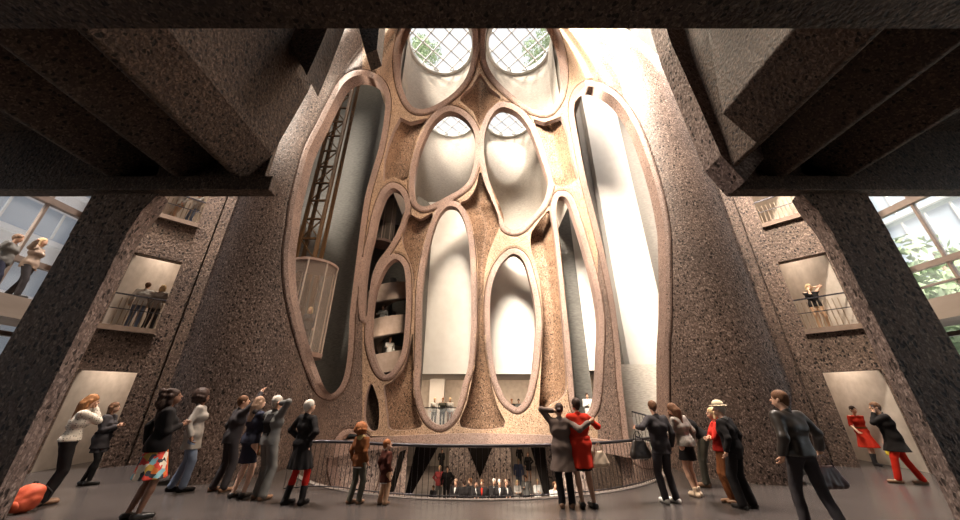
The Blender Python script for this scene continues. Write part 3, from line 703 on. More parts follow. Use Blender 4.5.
CAB1 = (-6.55, 12.0); CAB1Z = 3.15
lift_cab(*CAB1, CAB1Z, 6.7, .85, 'tall cylindrical glass lift with two riders in the dark tall opening')
lift_cab(-6.0, 17.9, 10.6, 14.6, .62, 'smaller cylindrical glass lift above the spiral stair')
# ------------------------------------------------------------------ spiral stair behind the small oval
SX, SY = -5.35, 18.9
root = empty('spiral_stair', (SX, SY, -.2)); tag(root, 'spiral stair with broad plaster balustrade bands in the small oval opening', 'stair')
BAND = mottled('stair_band_plaster', (.34, .25, .20), (.44, .33, .27), 4, .7, .1)
turn = 1.95
def helix(m, r0, r1, z0, z1, a0, turns, n):
    v = []; f = []
    for i in range(n+1):
        a = a0+2*PI*turns*i/n; dz = turn*turns*i/n; c, q = math.cos(a), math.sin(a)
        v += [(r0*c, r0*q, z0+dz), (r1*c, r1*q, z0+dz), (r1*c, r1*q, z1+dz), (r0*c, r0*q, z1+dz)]
    for i in range(n):
        a = 4*i; b = a+4
        for k in range(4): f.append((a+k, a+(k+1) % 4, b+(k+1) % 4, b+k))
    return m.add(v, f)
helix(MB(), 1.32, 1.42, -.15, .85, 0, 4.2, 240).build('balustrade', BAND, root, False)
helix(MB(), .42, .50, -.15, .85, 0, 4.2, 240).build('inner_balustrade', BAND, root, False)
helix(MB(), .45, 1.38, -.2, -.02, 0, 4.2, 240).build('flight', mottled('stair_soffit', (.12, .09, .075), (.17, .13, .11), 3), root)
MB().tube([(0, 0, 0), (0, 0, 9)], .16, 16).build('newel', TUBE_GREY, root, True)
m = MB()
for i in range(72):
    a = 2*PI*i/17.; dz = turn*i/17.
    m.bar((.5*math.cos(a), .5*math.sin(a), dz), (1.32*math.cos(a), 1.32*math.sin(a), dz), .26, .05)
m.build('tread', nmat('stair_tread', (.4, .36, .32), .5), root)
lamp('stair_light', 'AREA', (-5.0, 16.9, 5.0), 7, WARM, .5, target=(-5.35, 18.9, 4))
# ------------------------------------------------------------------ buildings and trees outside the curtain walls
def office(name, x, y0, y1, h, label, kind):
    s = 1 if x > 0 else -1
    root = empty(name, (x, (y0+y1)/2, -4)); tag(root, label, 'building')
    L_ = (y1-y0)/2
    conc = nmat('outside_pale_spandrel', (.88, .90, .93), .6); gl = nmat('outside_blue_glass', (.50, .60, .72) if kind == 0 else (.55, .70, .72), .15)
    MB().box(*((0, 6) if s > 0 else (-6, 0)), -L_, L_, 0, h).build('facade_wall', conc if kind == 0 else nmat('outside_teal_wall', (.58, .70, .72), .5), root)
    n = int(h/3.4)
    for i in range(n):
        z = 1.2+3.4*i
        o = MB().box(*((-.06, .02) if s > 0 else (-.02, .06)), -L_+.3, L_-.3, z, z+(1.7 if kind == 0 else 2.7)).build('window_band', gl, root)
        m = MB()
        for y in np.arange(-L_+.3, L_-.3, 2.4 if kind == 0 else 1.3): m.box(*((-.16, -.05) if s > 0 else (.05, .16)), y, y+.08, z, z+(1.7 if kind == 0 else 2.7))
        m.build('mullion_grating', WHITE_METAL, o)
        MB().box(*((-.35, -.0) if s > 0 else (0, .35)), -L_, L_, z-.4, z-.15).build('ledge', nmat('outside_white_ledge', (.9, .92, .94), .6), root)
    return root
office('office_building', -26, -14, 34, 30, 'pale office block with horizontal blue window bands outside the glazing', 0)
office('office_building', 30, -14, 34, 30, 'glass office block with fine white mullions behind the tree', 1)
slab_box('ground_outside', -60, 60, -40, 60, -4.3, -4.0, mottled('paving_outside', (.55, .55, .54), (.65, .65, .63), .5), 'pale paving outside the glazing', 'ground')
def tree(x, y, zb, h, r, label):
    root = empty('tree', (x, y, zb)); tag(root, label, 'tree')
    MB().tube([(0, 0, 0), (.1, .05, h*.4), (-.05, .1, h*.8)], [.22, .16, .06], 8).build('trunk', nmat('bark', (.3, .24, .18), .9), root, True)
    rg = np.random.default_rng(int(abs(x*10)+y)); n = 2600
    d = rg.normal(size=(n, 3)); d /= np.linalg.norm(d, axis=1)[:, None]; rad = r*(.45+.55*rg.random(n)**.5)
    cl = rg.integers(0, 9, n); cc = rg.normal(size=(9, 3))*r*.45
    c = d*rad[:, None]*.6*np.array([1, 1, .9])+cc[cl]+np.array([0, 0, h*.72])
    u = rg.normal(size=(n, 3)); u /= np.linalg.norm(u, axis=1)[:, None]; w = np.cross(u, d); w /= np.linalg.norm(w, axis=1)[:, None]+1e-6; sz = r*.075
    v = np.concatenate([c-u*sz, c+w*sz*.6, c+u*sz, c-w*sz*.6]).reshape(4, n, 3).transpose(1, 0, 2).reshape(-1, 3)
    link('crown', mesh_np('crown', v, np.arange(4*n).reshape(n, 4)), mottled('tree_leaf', (.26, .38, .22), (.42, .54, .36), 3), root)
tree(19.5, 12.6, -4, 14.5, 2.7, 'round green tree outside the glazing nearest the openings')
tree(24.0, 16.6, -4, 13.5, 2.6, 'second green tree outside the glazing, further from the deck')
for o_ in [o for o in bpy.data.objects if o.name.startswith('skylight') and o.parent is None]: pass
# tree tops seen through the round skylights
for n, (x, y) in enumerate(((-5.2, 17.5), (5.4, 17.6))):
    tree(x, y, SKYZ, 3.2, 1.3, ['roof garden shrub over the skylight nearest the lift shaft', 'roof garden shrub over the skylight on the bright side'][n])
# ------------------------------------------------------------------ people: every figure is sculpted as smooth blended volumes, then meshed
class Vol:
    def __init__(s, lo, hi, res):
        s.lo = np.array(lo, float); s.res = res
        n = np.ceil((np.array(hi)-s.lo)/res).astype(int)+1; s.n = n
        s.ax = [s.lo[i]+np.arange(n[i])*res for i in range(3)]
        s.V = np.full(tuple(n), .3, np.float32)
    def sl(s, lo, hi):
        a = np.clip(np.floor((np.array(lo)-s.lo)/s.res).astype(int), 0, s.n-1); b = np.clip(np.ceil((np.array(hi)-s.lo)/s.res).astype(int)+1, 1, s.n)
        if (b <= a).any(): return None, None
        X = s.ax[0][a[0]:b[0]][:, None, None]; Y = s.ax[1][a[1]:b[1]][None, :, None]; Z = s.ax[2][a[2]:b[2]][None, None, :]
        return (slice(a[0], b[0]), slice(a[1], b[1]), slice(a[2], b[2])), (X, Y, Z)
    def put(s, sl, d, k):
        o = s.V[sl]
        if k > 0:
            h = np.clip(.5+.5*(o-d)/k, 0, 1); s.V[sl] = o*(1-h)+d*h-k*h*(1-h)
        else: s.V[sl] = np.minimum(o, d)
    def cap(s, a, b, ra, rb=None, k=.03):
        a = np.array(a, float); b = np.array(b, float); rb = ra if rb is None else rb; m = max(ra, rb)+.08
        sl, g = s.sl(np.minimum(a, b)-m, np.maximum(a, b)+m)
        if sl is None: return s
        e = b-a; q = e@e+1e-9; W_ = [g[i]-a[i] for i in range(3)]
        h = np.clip((W_[0]*e[0]+W_[1]*e[1]+W_[2]*e[2])/q, 0, 1)
        d = np.sqrt((W_[0]-e[0]*h)**2+(W_[1]-e[1]*h)**2+(W_[2]-e[2]*h)**2)-(ra+(rb-ra)*h)
        s.put(sl, d, k); return s
    def ell(s, c, r, R=None, k=.03, sub=False):
        c = np.array(c, float); r = np.array(r, float); m = r.max()+.08
        sl, g = s.sl(c-m, c+m)
        if sl is None: return s
        P = [g[i]-c[i] for i in range(3)]
        if R is not None: P = [P[0]*R[0][i]+P[1]*R[1][i]+P[2]*R[2][i] for i in range(3)]
        k0 = np.sqrt((P[0]/r[0])**2+(P[1]/r[1])**2+(P[2]/r[2])**2)+1e-6; k1 = np.sqrt((P[0]/r[0]**2)**2+(P[1]/r[1]**2)**2+(P[2]/r[2]**2)**2)+1e-6
        d = k0*(k0-1)/k1
        if sub: s.V[sl] = np.maximum(s.V[sl], -d)
        else: s.put(sl, d, k)
        return s
    def cone(s, z0, z1, c0, c1, r0, r1, k=.03, pleat=0, amp=0., ph=0.):
        """upright oval skirt from z0 (hem) to z1 (waist)"""
        m = max(*r0, *r1)*1.25+.05; lo = [min(c0[0], c1[0])-m, min(c0[1], c1[1])-m, z0-.06]; hi = [max(c0[0], c1[0])+m, max(c0[1], c1[1])+m, z1+.06]
        sl, (X, Y, Z) = s.sl(lo, hi)
        u = np.clip((Z-z0)/(z1-z0), 0, 1); cx = c0[0]+(c1[0]-c0[0])*u; cy = c0[1]+(c1[1]-c0[1])*u
        rx = r0[0]+(r1[0]-r0[0])*u; ry = r0[1]+(r1[1]-r0[1])*u
        th = np.arctan2(Y-cy, X-cx); f = 1+amp*(1-u)*np.sin(pleat*th+ph)
        d = (np.sqrt(((X-cx)/rx)**2+((Y-cy)/ry)**2)/f-1)*np.minimum(rx, ry)
        d = np.maximum(d, np.maximum(z0-Z, Z-z1)); s.put(sl, d, k); return s
    def above(s, z): s.V[:, :, s.ax[2] < z] = .3; return s
    def cut_below(s, z): s.V = np.maximum(s.V, (z-s.ax[2])[None, None, :]).astype(np.float32); return s
    def cut_above(s, z): s.V = np.maximum(s.V, (s.ax[2]-z)[None, None, :]).astype(np.float32); return s
    def plane(s, p, n):
        n = np.array(n, float); n /= np.linalg.norm(n)
        d = (s.ax[0]-p[0])[:, None, None]*n[0]+(s.ax[1]-p[1])[None, :, None]*n[1]+(s.ax[2]-p[2])[None, None, :]*n[2]
        s.V = np.maximum(s.V, d).astype(np.float32); return s
    def folds(s, amp, f=(9, 8, 5), ph=0):
        X, Y, Z = s.ax[0][:, None, None], s.ax[1][None, :, None], s.ax[2][None, None, :]
        s.V += (amp*np.sin(f[0]*4*X+2.2*np.sin(f[2]*2.3*Z+ph)+ph)*np.sin(f[2]*3*Z+3*Y+1.7*ph)).astype(np.float32); return s
    def mesh(s):
        V = s.V.copy(); V[[0, -1]] = .1; V[:, [0, -1]] = .1; V[:, :, [0, -1]] = .1
        S = V < 0; n = S.shape
        c = np.zeros((n[0]-1, n[1]-1, n[2]-1), np.int8)
        for i in (0, 1):
            for j in (0, 1):
                for k in (0, 1): c += S[i:n[0]-1+i, j:n[1]-1+j, k:n[2]-1+k]
        I = np.argwhere((c > 0) & (c < 8))
        if not len(I): return np.zeros((0, 3)), np.zeros((0, 4), int)
        idx = np.full(c.shape, -1, np.int32); idx[tuple(I.T)] = np.arange(len(I))
        P = np.zeros((len(I), 3)); cnt = np.zeros(len(I))
        cor = [(i, j, k) for i in (0, 1) for j in (0, 1) for k in (0, 1)]
        val = {q: V[I[:, 0]+q[0], I[:, 1]+q[1], I[:, 2]+q[2]] for q in cor}
        for q in cor:
            for ax in range(3):
                if q[ax] == 0:
                    r = list(q); r[ax] = 1; r = tuple(r); a, b = val[q], val[r]; m = (a < 0) != (b < 0)
                    t = np.where(m, a/(a-b+1e-12), 0); p = np.tile(np.array(q, float), (len(I), 1)); p[:, ax] = t
                    P += p*m[:, None]; cnt += m
        P = (I+P/cnt[:, None])*s.res+s.lo
        F = []
        for ax in range(3):
            a = [slice(1, -1)]*3; a[ax] = slice(0, n[ax]-1); b = [slice(1, -1)]*3; b[ax] = slice(1, n[ax])
            A, B = S[tuple(a)], S[tuple(b)]; E = np.argwhere(A != B)
            if not len(E): continue
            flip = A[tuple(E.T)]
            o = E+1; o[:, ax] -= 1
            u, v = [q for q in range(3) if q != ax]
            def at_(du, dv):
                z = o.copy(); z[:, u] -= du; z[:, v] -= dv; return idx[tuple(z.T)]
            q = np.stack([at_(1, 1), at_(0, 1), at_(0, 0), at_(1, 0)], 1)
            f = flip if ax != 1 else ~flip
            q[~f] = q[~f][:, ::-1]; F.append(q)
        return P, np.concatenate(F)
def Rm(yaw=0, pitch=0, roll=0):
    """columns = local axes; yaw left(+), pitch up(+), roll"""
    y, p, r = map(math.radians, (yaw, pitch, roll))
    return np.array(Matrix.Rotation(y, 3, 'Z') @ Matrix.Rotation(p, 3, 'X') @ Matrix.Rotation(r, 3, 'Y'))
def ik(a, b, l1, l2, pole):
    a, b = np.array(a, float), np.array(b, float); d = b-a; L_ = np.linalg.norm(d); mx = (l1+l2)*.995
    if L_ > mx: b = a+d/L_*mx; d = b-a; L_ = mx
    x = (l1*l1-l2*l2+L_*L_)/(2*L_); h = math.sqrt(max(l1*l1-x*x, 0)); u = d/L_
    p = np.array(pole, float); p = p-u*(p@u); p /= np.linalg.norm(p)+1e-9
    return a+u*x+p*h, b
ARM = dict(  # wrist relative to shoulder (outward, forward, up), pole (outward, fwd, up)
 down=((.07, .03, -.50), (.3, -1, 0)), bag=((.09, .04, -.505), (.4, -1, 0)), back=((.05, -.12, -.47), (.5, -1, 0)), swing=((.08, .2, -.44), (.3, -1, -.2)),
 hip=((-.03, .05, -.37), (1, -.35, .1)), point=((.06, .33, .36), (1, 0, -.5)), pointup=((.02, .22, .42), (1, 0, -.3)), chest=((-.16, .22, -.20), (.6, -.3, -1)),
 face=((-.11, .13, .10), (.25, .35, -1.2)), head=((-.07, -.02, .19), (1, .1, -.5)), hold=((-.02, .30, -.22), (.5, -.5, -1)), book=((-.02, .30, -.10), (.6, -.3, -1)),
 rail=((.05, .38, -.28), (.5, -.3, -1)), cross=((-.22, .19, -.27), (.8, .2, -.6)), out=((.42, .20, -.12), (.3, -.6, -1)), hug=((.40, .18, .04), (.3, -.2, -1)), wide=((.28, .25, .12), (.6, -.2, -1)), wave=((.20, .10, .30), (1, 0, -.4)))
SKINS = [(.62, .36, .24), (.42, .23, .14), (.20, .095, .055), (.72, .47, .34)]
def cmat(name, c, rough=.9): return nmat(name, c, rough, spec=.12)
def bust(nm):  # name -> material cache
    return MATS[nm]
def person(label, x, y, z=0.0, H=1.75, yaw=0, sex='m', skin=0, lean=(0, 0), head=(0, 0, 0), ra='down', la='down', stance=(.10, 0, .10, 0), stride=None, feet_yaw=(8, -8),
           top=None, bottom=None, hair=None, shoes=None, legs=None, extra=None, res=.012, group=None, hs=1.0, hip_back=0, child=False, fingers=True):
    """local frame: x to the person's right, y forward, z up; 1.75 m tall then scaled. yaw 0 looks into the building"""
    s = H/1.75
    root = empty('person', (x, y, z), math.radians(yaw)); tag(root, label, 'person', group)
    f = sex == 'f'
    up = Rm(0, -lean[0], lean[1])
    piv = np.array([0, hip_back, .98]); 
    def U(p): return piv+up@(np.array(p, float)-np.array([0, 0, .98]))
    sw = .165 if f else .192
    SH = {1: U((sw, -.01, 1.42)), -1: U((-sw, -.01, 1.42))}
    neck = U((0, -.015, 1.47)); hc = neck+up@np.array([0, .02, .03]); HR = up@Rm(*head) if not extra or 'free_head' not in extra else Rm(*head)
    hc = hc+HR@np.array([0, .02, .135*hs])
    hipx = .09
    ST = {1: (stance[0], stance[1]), -1: (-stance[2], stance[3])}
    lift_ = stride or {}
    LEG = {}
    for q in (1, -1):
        hp_ = np.array([hipx*q, hip_back, .93]); an = np.array([ST[q][0], ST[q][1], .085+lift_.get(q, 0)])
        kn, an = ik(hp_, an, .44, .425, (.05*q, 1, 0)); LEG[q] = (hp_, kn, an)
    ARMJ = {}
    for q, spec in ((1, ra), (-1, la)):
        w, p = ARM[spec] if isinstance(spec, str) else spec
        fr = Rm(0, -lean[0]*(.5 if lean[0] < 40 else .2), lean[1])
        wr = SH[q]+fr@np.array([w[0]*q, w[1], w[2]]); el, wr = ik(SH[q], wr, .285, .255, fr@np.array([p[0]*q, p[1], p[2]])); ARMJ[q] = (SH[q], el, wr)
    def torso(V, e=0., k=.05, lowfat=0):
        V.cap(U((-.06, 0, .97)), U((.06, 0, .97)), (.118 if f else .108)+e, k=k)
        V.cap(U((-.05, .01, 1.10)), U((.05, .01, 1.10)), (.086 if f else .098)+e, k=k)
        V.cap(U((-.075, 0, 1.27)), U((.075, 0, 1.27)), (.100 if f else .118)+e, k=k)
        if f: V.ell(U((.07, .08, 1.27)), (.06+e*.6,)*3, k=.04); V.ell(U((-.07, .08, 1.27)), (.06+e*.6,)*3, k=.04)
        V.cap(U((-sw+.05, -.01, 1.395)), U((sw-.05, -.01, 1.395)), .062+e, k=k)
    def arms(V, e=0., to=1.0, k=.03, flare=0.):
        for q in (1, -1):
            a, b, c = ARMJ[q]; V.cap(a, b, .050+e, .040+e, k)
            if to > .5: V.cap(b, b+(c-b)*((to-.5)*2), .040+e, .030+e+flare, k)
    def legs_(V, e=0., zend=0, k=.02, cuff=0., thigh=1.0):
        for q in (1, -1):
            a, b, c = LEG[q]; V.cap(a, b, .086*thigh+e, .054+e, .035); V.cap(b, b+(c-b)*.35, .054+e, .058+e+cuff*.3, k); V.cap(b+(c-b)*.35, c, .056+e+cuff*.3, .037+e+cuff, k)
    lo = np.array([-.62, -.55, -.02]); hi = np.array([.62, .62, 2.15])
    allp = np.array([*SH.values(), *[j for v in ARMJ.values() for j in v], *[j for v in LEG.values() for j in v], hc, neck])
    lo = np.minimum(allp.min(0)-.22, [-.3, -.25, 0]); lo[2] = -.03; hi = np.maximum(allp.max(0)+.22, [.3, .25, 0])
    def out(V, name, mat, smooth_=True, add=None):
        P, F = V.mesh()
        if add and add.v:
            n = len(P); P = np.vstack([P, np.array(add.v)]) if n else np.array(add.v)
            faces = [tuple(q) for q in F]+[tuple(i+n for i in q) for q in add.f]
            me = mesh_pd(name, P*s, faces)
        else: me = mesh_np(name, P*s, F)
        return link(name, me, mat, root, smooth_)
    sk = nmat('skin_tone_%d' % skin, SKINS[skin], .5)
    # body
    V = Vol(lo, hi, res); torso(V, -.012); arms(V); legs_(V, -.004)
    V.cap(neck+np.array([0, 0, -.03]), hc+HR@np.array([0, -.015, -.07*hs]), .054 if not f else .046, .050 if not f else .043, .025)
    h = hs
    V.ell(hc+HR@(np.array([0, -.012, .025])*h), (.073*h, .092*h, .092*h), HR, .02)
    V.ell(hc+HR@(np.array([0, .022, -.045])*h), (.056*h, .066*h, .072*h), HR, .03)
    if res < .02:
        V.cap(hc+HR@(np.array([0, .088, .012])*h), hc+HR@(np.array([0, .106, -.022])*h), .009*h, .013*h, .012)
        V.cap(hc+HR@(np.array([-.018, .083, -.062])*h), hc+HR@(np.array([.018, .083, -.062])*h), .010*h, k=.01)
        for q in (1, -1):
            V.ell(hc+HR@(np.array([.031*q, .096, .012])*h), (.015*h, .012*h, .010*h), HR, sub=True)
            V.ell(hc+HR@(np.array([.076*q, -.006, -.012])*h), (.010*h, .020*h, .030*h), HR, .008)
    fing = MB()
    for q in (1, -1):
        a, b, c = ARMJ[q]; d = (c-b)/np.linalg.norm(c-b); side = np.cross(d, [0, 1, .2]); side /= np.linalg.norm(side)+1e-9
        nrm = np.cross(side, d)
        pc = c+d*.055; V.cap(c, pc, .028, .030, .02); V.cap(pc-side*.018, pc+side*.018, .019, k=.015)
        if res < .02 and fingers:
            for i, (o, l) in enumerate(((-.028, .062), (-.010, .075), (.010, .070), (.027, .055))):
                p0 = pc+side*o+d*.008; p1 = p0+d*l*.45+nrm*.006; p2 = p1+d*l*.35+nrm*l*.30; p3 = p2+d*l*.12+nrm*l*.30
                fing.tube([p0, p1, p2, p3], [.0095, .0088, .0080, .006], 7)
            p0 = c+d*.02-side*.022; p1 = p0-side*.026+d*.026+nrm*.01; p2 = p1-side*.008+d*.03+nrm*.014
            fing.tube([p0, p1, p2], [.012, .0105, .008], 7)
        ARMJ[q] = (a, b, c)
    for q in (1, -1):
        a, b, c = LEG[q]; fy = math.radians(feet_yaw[0 if q > 0 else 1]); fd = np.array([-math.sin(fy), math.cos(fy), 0])
        toe = c+fd*.15; toe[2] = .03+lift_.get(q, 0)*.25; V.cap(c+np.array([0, 0, -.045]), toe, .036, .026, .02)
        LEG[q] = (a, b, c, fd, toe)
    body = out(V, 'body', sk, add=fing)
    # eyes
    if res < .02:
        for q in (1, -1):
            e = Vol(hc+HR@(np.array([.031*q, .078, .012])*h)-.02, hc+HR@(np.array([.031*q, .078, .012])*h)+.02, .0035); e.ell(hc+HR@(np.array([.031*q, .080, .012])*h), (.0125*h, .010*h, .0075*h), HR, 0)
            out(e, 'eye', nmat('dark_eye', (.03, .02, .015), .25))
        e = Vol(hc-.16, hc+.16, .004); e.cap(hc+HR@(np.array([-.017, .090, -.062])*h), hc+HR@(np.array([.017, .090, -.062])*h), .0075*h, k=0); out(e, 'lips', nmat('lip_tone_%d' % skin, (SKINS[skin][0]*.8, SKINS[skin][1]*.45, SKINS[skin][2]*.5), .5))
    # legs wear
    if legs:
        V = Vol([lo[0], lo[1], -.02], [hi[0], hi[1], 1.0], res)
        for q in (1, -1):
            a, b, c, fd, toe = LEG[q]; V.cap(a, b, .088, .056, .02); V.cap(b, b+(c-b)*.35, .056, .060, .02); V.cap(b+(c-b)*.35, c, .058, .040, .02)
        V.cut_above(legs[1] if len(legs) > 1 else .9); out(V, 'tights', legs[0])
    # bottom
    if bottom:
        kind, mat = bottom[0], bottom[1]; o = bottom[2] if len(bottom) > 2 else {}
        V = Vol([lo[0], lo[1], -.02], [hi[0], hi[1], 1.22], res)
        if kind == 'trousers':
            V.cap((-.06, hip_back, .97), (.06, hip_back, .97), .122 if f else .115, k=.04); V.cap(U((-.05, 0, 1.06)), U((.05, 0, 1.06)), .10, k=.04)
            for q in (1, -1):
                a, b, c, fd, toe = LEG[q]; w = o.get('w', .014)
                V.cap(a, b, .092+w*.5, .056+w, .03); V.cap(b, c+np.array([0, 0, o.get('hem', .0)]), .056+w, .040+w+o.get('cuff', .01), .012)
            V.folds(.004, ph=len(label)); V.cut_above(1.08)
            for q in (1, -1): pass
            name = 'trousers'
        else:
            z0 = o.get('hem', .55); fl = o.get('flare', .05); c0 = ((LEG[1][1][0]+LEG[-1][1][0])/2*.6, hip_back*.8+(LEG[1][1][1]+LEG[-1][1][1])/2*.5)
            V.cone(z0, 1.04, c0, (0, hip_back), (.155+fl, .125+fl), (.135, .115), .03, o.get('pleat', 7), o.get('amp', .05), len(label))
            V.cap((-.06, hip_back, .98), (.06, hip_back, .98), .125, k=.04); V.folds(.003, ph=len(label)); V.cut_above(1.10); name = 'skirt'
        out(V, name, mat)
    # top
    if top:
        kind, mat = top[0], top[1]; o = top[2] if len(top) > 2 else {}
        e = o.get('e', .018); V = Vol([lo[0], lo[1], .2], [hi[0], hi[1], hi[2]], res); torso(V, e, .05)
        arms(V, o.get('es', .014), o.get('sleeve', .94), flare=o.get('cuff', .006))
        hem = o.get('hem', .90)
        if hem < .93:
            fl = o.get('flare', .02)
            V.cone(hem, 1.06, (0, hip_back+(LEG[1][1][1]+LEG[-1][1][1])*.2*(hem < .8)), (0, hip_back), (.165+fl, .130+fl), (.130, .112), .05, o.get('pleat', 5), o.get('amp', .03), len(label))
        V.folds(.0045, ph=len(label)*.7)
        n_ = up@np.array([0, .25, 1.0]); V.plane(U((0, 0, 1.485 if o.get('collar', 1) else 1.45)), n_)
        V.cut_below(hem) if lean[0] < 30 else V.plane(U((0, 0, hem)), up@np.array([0, 0, -1.0]))
        # keep raised sleeves: re-add above the collar cut
        for q in (1, -1):
            a, b, c = ARMJ[q][:3]
            if max(b[2], c[2]) > 1.44 and o.get('sleeve', .94) > .5:
                V.cap(a, b, .050+.014, .040+.014, .02); V.cap(b, b+(c-b)*.88, .040+.014, .030+.018, .02)
        out(V, kind, mat)
        if o.get('collar', 1):
            V = Vol(neck-.16, neck+.16, res*.7); V.cap(neck+np.array([0, 0, -.035]), neck+up@np.array([0, .0, .03]), .078, .062, 0); V.cap(neck+up@np.array([0, .03, -.02]), neck+up@np.array([0, .03, .12]), .054, .056, 0)
            V.plane(neck+up@np.array([0, 0, .022]), up@np.array([0, .5, 1])); out(V, 'collar', o.get('cm', mat))
        if o.get('shirt'):
            V = Vol([-.2, -.1, 1.0], [.2, .3, 1.6], min(res, .012)); torso(V, e+.004); n_ = up@np.array([0, .25, 1.0]); V.plane(U((0, 0, 1.47)), n_)
            X, Z = V.ax[0][:, None, None], V.ax[2][None, None, :]
            V.V = np.maximum(V.V, np.abs(X)-np.clip((Z-1.14)*.16, 0, .045)).astype(np.float32); V.V = np.maximum(V.V, -(V.ax[1]-.0)[None, :, None]).astype(np.float32)
            out(V, 'shirt_front', o['shirt'])
        if o.get('under'):   # pale shirt tail below the jacket
            V = Vol([-.3, -.3, hem-.05], [.3, .3, 1.1], res); V.cone(hem-.03, 1.0, (0, hip_back), (0, hip_back), (.158, .124), (.12, .10), 0); out(V, 'shirt_tail', o['under'])
        if o.get('waistcoat'):
            V = Vol([-.3, -.3, 1.0], [.3, .3, 1.5], res); torso(V, e+.006); V.V = np.maximum(V.V, (V.ax[1]+.02)[None, :, None]).astype(np.float32); V.V = np.maximum(V.V, np.abs(V.ax[0])[:, None, None]-.11).astype(np.float32)
            V.cut_below(1.02).cut_above(1.42); out(V, 'waistcoat_back', o['waistcoat'])
        if o.get('hood'):
            V = Vol(neck-.2, neck+.2, res); V.ell(neck+up@np.array([0, -.075, .0]), (.095, .05, .075), up, 0); V.cap(neck+up@np.array([-.07, .0, .01]), neck+up@np.array([.07, .0, .01]), .045, k=.03); out(V, 'hood', o['hood'])
        if o.get('belt'):
            V = Vol([-.3, -.3, 1.0], [.3, .3, 1.2], res*.8); torso(V, e+.012); V.cut_below(1.06).cut_above(1.11); out(V, 'belt', o['belt'])
    # shoes
    if shoes:
        kind, mat = shoes[0], shoes[1]
        for q in (1, -1):
            a, b, c, fd, toe = LEG[q]; V = Vol(np.minimum(c, toe)-.14, np.maximum(c, toe)+np.array([.14, .14, .45]), min(res, .012))
            li = lift_.get(q, 0); base = li*.3
            hl = c-fd*.035; hl[2] = .042+li
            t2 = toe+fd*.02; t2[2] = .034+base
            V.cap(hl, t2, .043, .036, .02); V.cap(c+np.array([0, 0, -.02]), hl, .043, .044, .02)
            if kind == 'boot': V.cap(c, b+(c-b)*.45, .054, .062, .015); V.cut_above(shoes[2] if len(shoes) > 2 else .34)
            elif kind == 'ankle': V.cap(c, c+np.array([0, 0, .08]), .050, .052, .015); V.cut_above(c[2]+.09)
            else: V.cut_above(c[2]+(.0 if kind == 'heel' else .025))
            if kind == 'heel': V.cap(hl, hl-np.array([0, 0, .04]), .018, .012, .01)
            V.cut_below(.002+base*.5); o_ = out(V, 'shoe', mat)
    # hair
    if hair:
        kind, mat = hair[0], hair[1]; V = Vol(hc-.36*h, hc+.30*h, min(res, .010)); G = lambda p: hc+HR@(np.array(p, float)*h)
        if kind == 'afro':
            V.ell(G((0, -.03, .06)), (.158*h, .158*h, .158*h), HR, 0)
            rg = np.random.default_rng(3)
            for i in range(26):
                d = rg.normal(size=3); d /= np.linalg.norm(d); V.ell(G(np.array([0, -.03, .045])+d*.135*h), (.040*h,)*3, HR, .01)
        else:
            V.ell(G((0, -.018, .034)), (.084*h, .101*h, .099*h), HR, 0)
            if kind in ('short', 'crop'): V.cap(G((0, -.075, -.01)), G((0, -.07, -.055)), .045*h, .036*h, .03)
            if kind == 'crop': pass
            if kind in ('bob', 'long', 'curly', 'flow'): V.cap(G((-.06, -.03, .0)), G((-.068, -.03, -.10)), .040*h, .034*h, .03).cap(G((.06, -.03, .0)), G((.068, -.03, -.10)), .040*h, .034*h, .03).cap(G((0, -.06, 0)), G((0, -.07, -.11)), .065*h, .055*h, .03)
            if kind in ('long', 'curly', 'flow'):
                dn = np.array([0, -.0, -1.]) if kind != 'flow' else HR@np.array([.3, -.1, -1.])
                st = G((0, -.085, -.06)); V.cap(st, st+dn*.27*h+np.array([0, -.035, 0]), .075*h, .045*h, .04); V.cap(st+np.array([.045, .01, 0]), st+dn*.24*h+np.array([.05, -.02, 0]), .05*h, .03*h, .04); V.cap(st-np.array([.045, -.01, 0]), st+dn*.23*h-np.array([.05, .02, 0]), .05*h, .03*h, .04)
            if kind == 'curly':
                rg = np.random.default_rng(5)
                for i in range(60):
                    p = np.array([rg.uniform(-.125, .125), rg.uniform(-.17, -.02), rg.uniform(-.30, .13)]); V.ell(G(p), (.040*h,)*3, HR, .015)
            if kind == 'bun': V.ell(G((0, -.12, .00)), (.045*h, .04*h, .045*h), HR, .01)
        V.ell(G((0, .105, -.045)), (.066*h, .085*h, .105*h), HR, sub=True)
        V.folds(.0035, (22, 8, 6)); out(V, 'hair', mat)
    ex = extra or {}
    if 'hat' in ex:
        G = lambda p: hc+HR@(np.array(p, float)*h); m = MB()
        hm = root
        V = Vol(hc-.25, hc+.32, .009); V.ell(G((0, -.01, .10)), (.088, .105, .085), HR, 0); V.plane(G((0, 0, .075)), HR@np.array([0, 0, -1.])); V.ell(G((0, -.01, .078)), (.145, .165, .012), HR, .01)
        out(V, 'hat', ex['hat'])
        V = Vol(hc-.2, hc+.3, .008); V.ell(G((0, -.01, .10)), (.092, .109, .088), HR, 0); V.plane(G((0, 0, .083)), HR@np.array([0, 0, -1.])); V.plane(G((0, 0, .112)), HR@np.array([0, 0, 1.])); out(V, 'hat_band', nmat('black_hat_band', (.02, .018, .016), .8))
    if 'glasses' in ex:
        m = MB()
        for q in (1, -1):
            c_ = hc+HR@(np.array([.033*q, .098, .012])*h); m.tube([c_+HR@np.array([.026*math.cos(a), 0, .020*math.sin(a)])*h for a in np.linspace(0, 2*PI, 13)], .0035, 5)
            m.tube([c_+HR@np.array([.024*q, 0, .005]), hc+HR@(np.array([.076*q, .0, .0])*h)], .003, 5)
        m.v = [tuple(np.array(p)*s) for p in m.v]; m.build('spectacles', nmat('spectacle_rim', (.02, .018, .016), .3), root)
